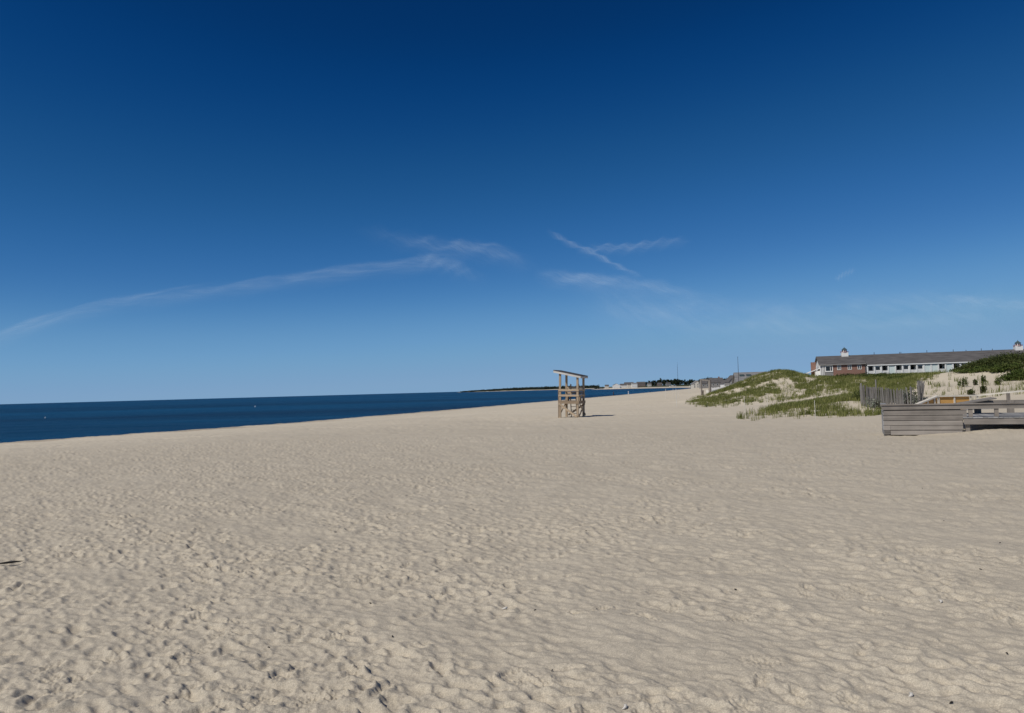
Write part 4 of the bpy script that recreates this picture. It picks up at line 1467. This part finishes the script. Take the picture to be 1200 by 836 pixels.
gB = 'dark shrubs on the right hand dune'
spec = [  # px, Y, width, height, label
    (1128, 63, 2.4, .85, 'low dark shrub at the left tip of the dune thicket below the motel eave'),
    (1140, 62, 2.8, 1.15, 'dark shrub second from the left tip of the dune thicket'),
    (1152, 61, 3.2, 1.35, 'rounded dark shrub on the rising crest of the thicket, before the cupola'),
    (1166, 60.5, 3.4, 1.5, 'bushy dark shrub on the crest of the thicket, just left of the cupola'),
    (1181, 60, 3.4, 1.65, 'tall dark shrub on the crest of the thicket directly below the cupola'),
    (1197, 59, 3.6, 1.75, 'tall dark shrub covering the foot of the white cross gable'),
    (1216, 57, 4.0, 1.7, 'dark shrub at the right edge of the thicket'),
    (1148, 57, 2.6, .55, 'flat spreading green shrub on bare sand below the thicket'),
    (1183, 55, 2.2, 1.05, 'mid green shrub in front of the thicket, above the pale handrail'),
    (1193, 51.5, 2.6, 1.15, 'bright green shrub lowest in the thicket near the handrail'),
    (1208, 51, 2.6, 1.3, 'green shrub beside the lowest shrub at the right edge'),
    (1172, 57, 1.8, .75, 'small dark shrub in a gap of the thicket'),
]
for k, (px, Y, w_, h, lab) in enumerate(spec):
    shrub(px, Y, w_, h * .60, lab, 'shrub_mid' if k in (7, 8, 9, 10) else 'shrub', 2600, gB, .075, k, lumps=7)
gL = 'low hedge bushes in front of the motel'
for k, (px, w_) in enumerate([(1003, 4.0), (1022, 4.4), (1041, 4.2), (1060, 4.2), (1077, 3.6), (1092, 3.0)]):
    labs = ['hedge bush below the brick wall of the motel', 'hedge bush below the first white balconies of the motel', 'hedge bush above the picket fence, below the balconies',
            'olive hedge bush above the right end of the picket fence', 'thin olive hedge bush where the bare sand slope begins', 'last low hedge bush on top of the bare sand slope']
    shrub(px, 86 - k * 3.4, w_, .62 - .05 * k, labs[k], 'shrub' if k < 2 else 'shrub_mid', 1500, gL, .075, 40 + k, lumps=6, d_=1.6)
gT = 'small plants on the bare sand slope'
for k, (px, py, Y, w_, h) in enumerate([(1128, 455, 49, .55, .75), (1135.5, 462, 44, .62, .40), (1149.5, 461.5, 44, .62, .55), (1142, 452, 50, .40, .50), (1171, 452, 49, .55, .50), (1152, 452, 50, .35, .70)]):
    labs = ['upright plant above the golden panel on the sand slope', 'round dark cushion plant just above the handrail', 'second round cushion plant above the handrail', 'little plant above the two cushion plants',
            'plant by itself under the thicket on bare sand', 'tall thin plant behind the second cushion plant']
    shrub(px, Y, w_, h, labs[k], 'shrub_mid' if k not in (1, 2) else 'shrub', 380, gT, .045, 60 + k, name='dune_plant', lumps=3)
gD = 'grey green plants growing through the picket fence'
for k, (px, Y, w_, h) in enumerate([(1028, 43.2, 1.0, .75), (1059, 43.2, .9, 1.0), (1066, 43.0, .8, .9), (1073, 43.6, .9, .7)]):
    labs = ['pale grey green plant poking through the dense picket run', 'tall grey green plant at the start of the fence gap', 'grey green plant in the middle of the fence gap', 'grey green plant beside the fence end by bare sand']
    shrub(px, Y, w_, h, labs[k], 'dusty', 520, gD, .05, 80 + k, name='dune_plant', lumps=4)

for k, (px, Y, w_, h) in enumerate([(1018, 47.0, 2.4, .95), (1037, 46.2, 2.4, .9), (1054, 45.6, 2.0, .8)]):
    shrub(px, Y, w_, h, ['dark bush close behind the left end of the picket fence', 'dark bush behind the middle of the picket fence', 'dark bush behind the right end of the dense picket run'][k], 'shrub', 1300, 'bushes behind the picket fence', .06, 90 + k, lumps=6)

# ------------------------------------------------------------------ trees
def tree(px, Y, w_, h, label, seed, group, name='tree', n=420, base=None):
    q = at(px, 450, Y)
    z = ground_z(q.x, q.y) if base is None else base
    t = empty(name, (q.x, q.y, z), 0, label, 'tree', group)
    rng = np.random.default_rng(seed)
    parts = []
    for k in range(7):
        fz_ = rng.uniform(.18, .86)
        r_ = w_ * .5 * (1.1 - abs(fz_ - .5)) * rng.uniform(.5, .75)
        parts.append(leafball(n // 7, (rng.uniform(-.3, .3) * w_, rng.uniform(-.3, .3) * w_, fz_ * h), r_, r_, h * .17, h * .075, rng))
    v_, f_ = join(parts)
    np_mesh('crown', v_, f_, M['tree'], t)
    tk = MB().tube([(0, 0, -.6), (.02 * h, 0, h * .4), (0, .02 * h, h * .8)], [h * .03, h * .022, h * .008], 7)
    for k in range(4):
        a = k * 1.7
        tk.tube([(0, 0, h * (.3 + .1 * k)), (math.cos(a) * w_ * .3, math.sin(a) * w_ * .3, h * (.5 + .1 * k))], [h * .012, h * .004], 5)
    tk.build('trunk', M['bark'], t)
gTr = 'dark trees across the bay'
rt = random.Random(9)
def bayh(px):
    # tree line height in pixels above the horizon
    pts = [(697, 1.5), (706, 1.5), (757, 5.5), (763, 7.5), (768, 6.5), (775, 8.5), (785, 8.0), (795, 8.2), (803, 6.0), (810, 7.2), (818, 6)]
    for (a_, ha), (b_, hb) in zip(pts[:-1], pts[1:]):
        if a_ <= px <= b_:
            return ha + (hb - ha) * (px - a_) / (b_ - a_)
    return 5
tpx = [697.5, 700, 703, 706] + [756 + 1.75 * k for k in range(35)]
for k, px in enumerate(tpx):
    Y = TY + 90 + rt.uniform(-30, 60)
    q = at(px, 450, Y)
    zb = ground_z(q.x, q.y)
    topz = EYE + bayh(px) * rt.uniform(.85, 1.08) * Y / FPX
    h = max(5, topz - zb)
    lab = 'far dark tree at the left end of the town across the bay' if px < 710 else ('dark pine of the tree band across the bay' if k % 1 == 0 else '')
    tree(px, Y, h * rt.uniform(.55, .85) if px > 710 else 9, h, 'dark tree at the left end of the town, one of a few across the bay' if px < 710 else 'dark tree in the continuous tree band across the bay', 300 + k, gTr if px > 710 else 'few dark trees left of the far town', 'pine_tree', n=380)
gTn = 'dark trees behind the grey cottages'
cott = [(824, 640, 8.5, 9.5), (829, 640, 10, 10.5), (834, 640, 9, 9.5), (840, 620, 8, 7.5), (845, 620, 8, 8.0), (850, 610, 9, 9.0), (856, 600, 9, 8.5), (862, 600, 9, 8.8), (868, 600, 8, 8)]
for k, (px, Y, w_, hp) in enumerate(cott):
    q = at(px, 450, Y)
    zb = ground_z(q.x, q.y)
    tree(px, Y, w_, max(4, EYE + (hp - 1.2) * Y / FPX - zb), 'dark rounded tree in the row behind the grey cottages', 400 + k, gTn, 'tree', n=420)

# wooded headland on the horizon: one far mass
parts = []
rgh = np.random.default_rng(5)
for k in range(330):
    t = rgh.random()
    px = 541 + 160 * t
    Y = 3930 + 140 * rgh.random() - 60 * t
    q = at(px, 455, Y)
    hgt = (3 + 13 * min(1, t * 2.0) ** .7) * rgh.uniform(.8, 1.12)
    parts.append(leafball(110, (q.x, q.y, -1 + hgt * .5), 11, 11, hgt * .55, 2.4, rgh))
v_, f_ = join(parts)
tag(np_mesh('headland_woods', v_, f_, M['far_wood']), kind='stuff')

# ------------------------------------------------------------------ small things lying on the sand
def scrap(px, py, ln, wd, mat, name, label, cat, group, rz, hgt=.018, curl=0.0):
    q = at_z(px, py, 0)
    for _ in range(4):
        q = at_z(px, py, ground_z(q.x, q.y))
    b_ = MB()
    n = 7
    pts, rr = [], []
    for k in range(n):
        u = k / (n - 1) - .5
        pts.append((u * ln, curl * (u * u - .1) * ln, hgt * (.5 + .4 * math.sin(3 * u + 1))))
        rr.append(max(.15, 1 - (2 * abs(u)) ** 2) * wd / 2)
    b_.tube(pts, rr, 6)
    o = b_.build(name, mat, None, smooth=True)
    o.location = q
    o.rotation_euler = (0, 0, rz)
    return tag(o, label, cat, group)
shade_bar = scrap(11, 662.0, .30, .030, M['seaweed'], 'shadow_strip', 'dark flat strip standing in for a cast shadow on the sand at the left edge', 'shadow_strip', None, R(22), .012, .1)  # dark strip laid on the sand in place of a cast shadow
shade_bar.location.z = max(ground_z(shade_bar.location.x + dx_ * math.cos(R(22)), shade_bar.location.y + dx_ * math.sin(R(22))) for dx_ in (-.18, -.09, 0, .09, .18)) + .006
for px, py, lab in [(434, 708, 0), (315, 760, 0), (460, 747, 0), (627, 716, 0), (862, 692, 0), (925, 577, 0), (1106, 611, 0), (1081, 573, 0), (1172, 637, 0), (1180, 767, 0), (1149, 668, 0), (687, 623, 0), (647, 787, 0), (1115, 825, 0)]:
    scrap(px, py, rs.uniform(.02, .04), rs.uniform(.007, .012), M['seaweed'], 'seaweed_scrap', 'tiny dark dried seaweed scrap lying on open sand', 'seaweed', 'tiny dark scraps on the sand', rs.uniform(0, 3.1), .012, rs.uniform(-.8, .8))
for px, py, lab in [(592, 714, 'white shell beside a dark scrap in the middle of the sand'), (1067, 816, 'curved white shell at the bottom right of the sand'), (732, 830, 'white shell at the bottom edge of the sand'), (1102, 706, 'small white shell on the smooth sand at right')]:
    scrap(px, py, .06, .022, M['shell'], 'shell', lab, 'shell', 'white shells on the sand', rs.uniform(0, 3), .014, 1.2)

# ------------------------------------------------------------------ high thin cloud: sheets of ice cloud 3 km up
def cloud(name, pts, width, dens, label, group, seed, edge=.35, stretch=7.0, alt=3000.0, fin=.18, fout=.28):
    """pts: points along the streak as seen; laid out on the level of the cloud layer"""
    n = 60
    P = []
    # resample
    pl_ = [np.array(p_, float) for p_ in pts]
    seg = [np.linalg.norm(b_ - a_) for a_, b_ in zip(pl_[:-1], pl_[1:])]
    tot = sum(seg)
    for k in range(n + 1):
        s_ = tot * k / n
        i_ = 0
        while i_ < len(seg) - 1 and s_ > seg[i_]:
            s_ -= seg[i_]; i_ += 1
        P.append(pl_[i_] + (pl_[i_ + 1] - pl_[i_]) * min(1, s_ / seg[i_]))
    P = np.array(P)
    ker = np.array([1, 2, 3, 2, 1]) / 9
    Pp = np.pad(P, ((2, 2), (0, 0)), 'edge')
    P = np.stack([np.convolve(Pp[:, c_], ker, 'valid') for c_ in (0, 1)], 1)
    T = np.gradient(P, axis=0)
    T /= np.linalg.norm(T, axis=1)[:, None]
    Nn = np.stack([-T[:, 1], T[:, 0]], 1)
    m_ = 8
    V, UV = [], []
    for k in range(n + 1):
        for j_ in range(m_ + 1):
            v_ = j_ / m_ - .5
            e_ = P[k] + Nn[k] * v_ * width * 2.4
            q = at_z(e_[0], e_[1], alt)
            V.append((q.x, q.y, alt + 25 * math.sin(k * .7 + j_)))
            UV.append((tot * k / n / 100, v_ + .5))
    F = []
    for k in range(n):
        for j_ in range(m_):
            a_ = k * (m_ + 1) + j_
            F.append((a_, a_ + 1, a_ + m_ + 2, a_ + m_ + 1))
    m, nt, b, out = new_mat('ice_cloud')
    nt.nodes.remove(b)
    L = nt.links.new
    uv = node(nt, 'ShaderNodeTexCoord')
    sp = node(nt, 'ShaderNodeSeparateXYZ')
    L(uv.outputs['UV'], sp.inputs[0])
    mp = node(nt, 'ShaderNodeMapping')
    mp.inputs['Scale'].default_value = (stretch * .55, 2.6, 1)
    mp.inputs['Location'].default_value = (seed * 3.7, seed * 1.9, 0)
    mp.inputs['Rotation'].default_value = (0, 0, R(12))
    L(uv.outputs['UV'], mp.inputs[0])
    nz1 = node(nt, 'ShaderNodeTexNoise')
    nz1.inputs['Scale'].default_value = 1.0
    nz1.inputs['Detail'].default_value = 7
    nz1.inputs['Roughness'].default_value = .62
    nz1.inputs['Distortion'].default_value = .6
    L(mp.outputs[0], nz1.inputs['Vector'])
    mp2 = node(nt, 'ShaderNodeMapping')
    mp2.inputs['Scale'].default_value = (stretch * 1.3, 1.1, 1)
    mp2.inputs['Location'].default_value = (seed * 1.7, seed * 5.3, 0)
    mp2.inputs['Rotation'].default_value = (0, 0, R(-9))
    L(uv.outputs['UV'], mp2.inputs[0])
    mp3 = node(nt, 'ShaderNodeMapping')
    mp3.inputs['Scale'].default_value = (.45, 5.5, 1)
    L(mp2.outputs[0], mp3.inputs[0])
    nz2 = node(nt, 'ShaderNodeTexNoise')
    nz2.inputs['Scale'].default_value = 1.6
    nz2.inputs['Detail'].default_value = 6
    nz2.inputs['Roughness'].default_value = .7
    L(mp3.outputs[0], nz2.inputs['Vector'])
    mrf = node(nt, 'ShaderNodeMapRange')
    mrf.inputs[1].default_value, mrf.inputs[2].default_value, mrf.inputs[3].default_value = .30, .70, .35
    L(nz2.outputs['Fac'], mrf.inputs[0])
    # across: soft edges (one crisper than the other)
    fc = node(nt, 'ShaderNodeFloatCurve')
    cpts = [(0, 0), (.14, .02), (edge - .06, .75), (edge + .05, .9), (.64, .42), (.84, .1), (1, 0)]
    c_ = fc.mapping.curves[0]
    while len(c_.points) < len(cpts):
        c_.points.new(.5, .5)
    for p_, q_ in zip(c_.points, cpts):
        p_.location = q_
        p_.handle_type = 'AUTO_CLAMPED'
    fc.mapping.update()
    # wobble the profile with noise
    wb = node(nt, 'ShaderNodeMath', operation='MULTIPLY_ADD')
    L(nz1.outputs['Fac'], wb.inputs[0]); wb.inputs[1].default_value = .22
    of = node(nt, 'ShaderNodeMath', operation='SUBTRACT')
    L(sp.outputs[1], of.inputs[0]); of.inputs[1].default_value = .11
    L(of.outputs[0], wb.inputs[2])
    L(wb.outputs[0], fc.inputs['Value'])
    # along: fade at both ends
    ln = tot / 100
    fa_ = node(nt, 'ShaderNodeMapRange'); fa_.interpolation_type = 'SMOOTHSTEP'
    fa_.inputs[1].default_value, fa_.inputs[2].default_value = 0, ln * fin
    L(sp.outputs[0], fa_.inputs[0])
    fb_ = node(nt, 'ShaderNodeMapRange'); fb_.interpolation_type = 'SMOOTHSTEP'
    fb_.inputs[1].default_value, fb_.inputs[2].default_value = ln, ln * (1 - fout)
    L(sp.outputs[0], fb_.inputs[0])
    mr = node(nt, 'ShaderNodeMapRange')
    mr.inputs[1].default_value, mr.inputs[2].default_value = .22, .85
    L(nz1.outputs['Fac'], mr.inputs[0])
    cur = None
    for s_ in (fc.outputs[0], fa_.outputs[0], fb_.outputs[0], mr.outputs[0], mrf.outputs[0]):
        if cur is None:
            cur = s_
        else:
            mm = node(nt, 'ShaderNodeMath', operation='MULTIPLY')
            L(cur, mm.inputs[0]); L(s_, mm.inputs[1])
            cur = mm.outputs[0]
    mm = node(nt, 'ShaderNodeMath', operation='MULTIPLY')
    L(cur, mm.inputs[0]); mm.inputs[1].default_value = dens * .60
    tr = node(nt, 'ShaderNodeBsdfTransparent')
    tl = node(nt, 'ShaderNodeBsdfTranslucent')
    tl.inputs[0].default_value = (.78, .92, 1.0, 1)
    ms = node(nt, 'ShaderNodeMixShader')
    L(mm.outputs[0], ms.inputs[0]); L(tr.outputs[0], ms.inputs[1]); L(tl.outputs[0], ms.inputs[2])
    L(ms.outputs[0], out.inputs[0])
    o = np_mesh(name, np.array(V), np.array(F), m, smooth=True, uv=np.array(UV))
    tag(o, label, 'cloud', group)
    return o
gK = 'thin high cloud streaks'
cloud('contrail', [(-60, 418), (0, 396), (70, 372), (120, 360), (200, 348), (300, 335), (400, 321), (470, 313), (520, 307), (570, 300)], 13, .50, 'long faint vapour trail rising from the left edge toward the middle of the sky', gK, 1, .36, 2.0, fin=.1, fout=.16)
cloud('cirrus_cloud', [(478, 308), (505, 306), (530, 314), (552, 324), (575, 336)], 15, .42, 'short hooked wisp at the right end of the long trail', gK, 2, .40, 7, fin=.3, fout=.6)
cloud('cirrus_cloud', [(405, 268), (450, 280), (500, 288), (550, 292), (590, 299), (635, 320)], 17, .50, 'feathery wisp just above the hooked wisp', gK, 3, .42, 4, fin=.65)
cloud('contrail', [(638, 268), (668, 286), (690, 294), (715, 308), (758, 328)], 5, .70, 'narrow bright diagonal streak dropping to the right over the stand', gK, 4, .42, 9)
cloud('cirrus_cloud', [(672, 296), (700, 292), (740, 291), (770, 286), (815, 281)], 9, .50, 'thin level wisp branching right from the diagonal streak', gK, 5, .42, 6)
cloud('cirrus_cloud', [(620, 322), (660, 328), (700, 331), (750, 335), (800, 345), (870, 362)], 15, .62, 'broad pale wisp below the diagonal streak', gK, 6, .40, 4, fout=.6)
cloud('cirrus_cloud', [(660, 335), (720, 362), (800, 376), (920, 382), (1050, 372), (1260, 362)], 46, .48, 'wide faint veil low in the sky at right', gK, 7, .45, 2)
cloud('cirrus_cloud', [(978, 329), (987, 323), (1004, 315)], 5, .42, 'tiny isolated wisp in the right part of the sky', gK, 8, .42, 20)
cloud('cirrus_cloud', [(1095, 351), (1140, 353), (1180, 358), (1260, 362)], 11, .50, 'faint wisp low near the right edge of the sky', gK, 9, .42, 5)
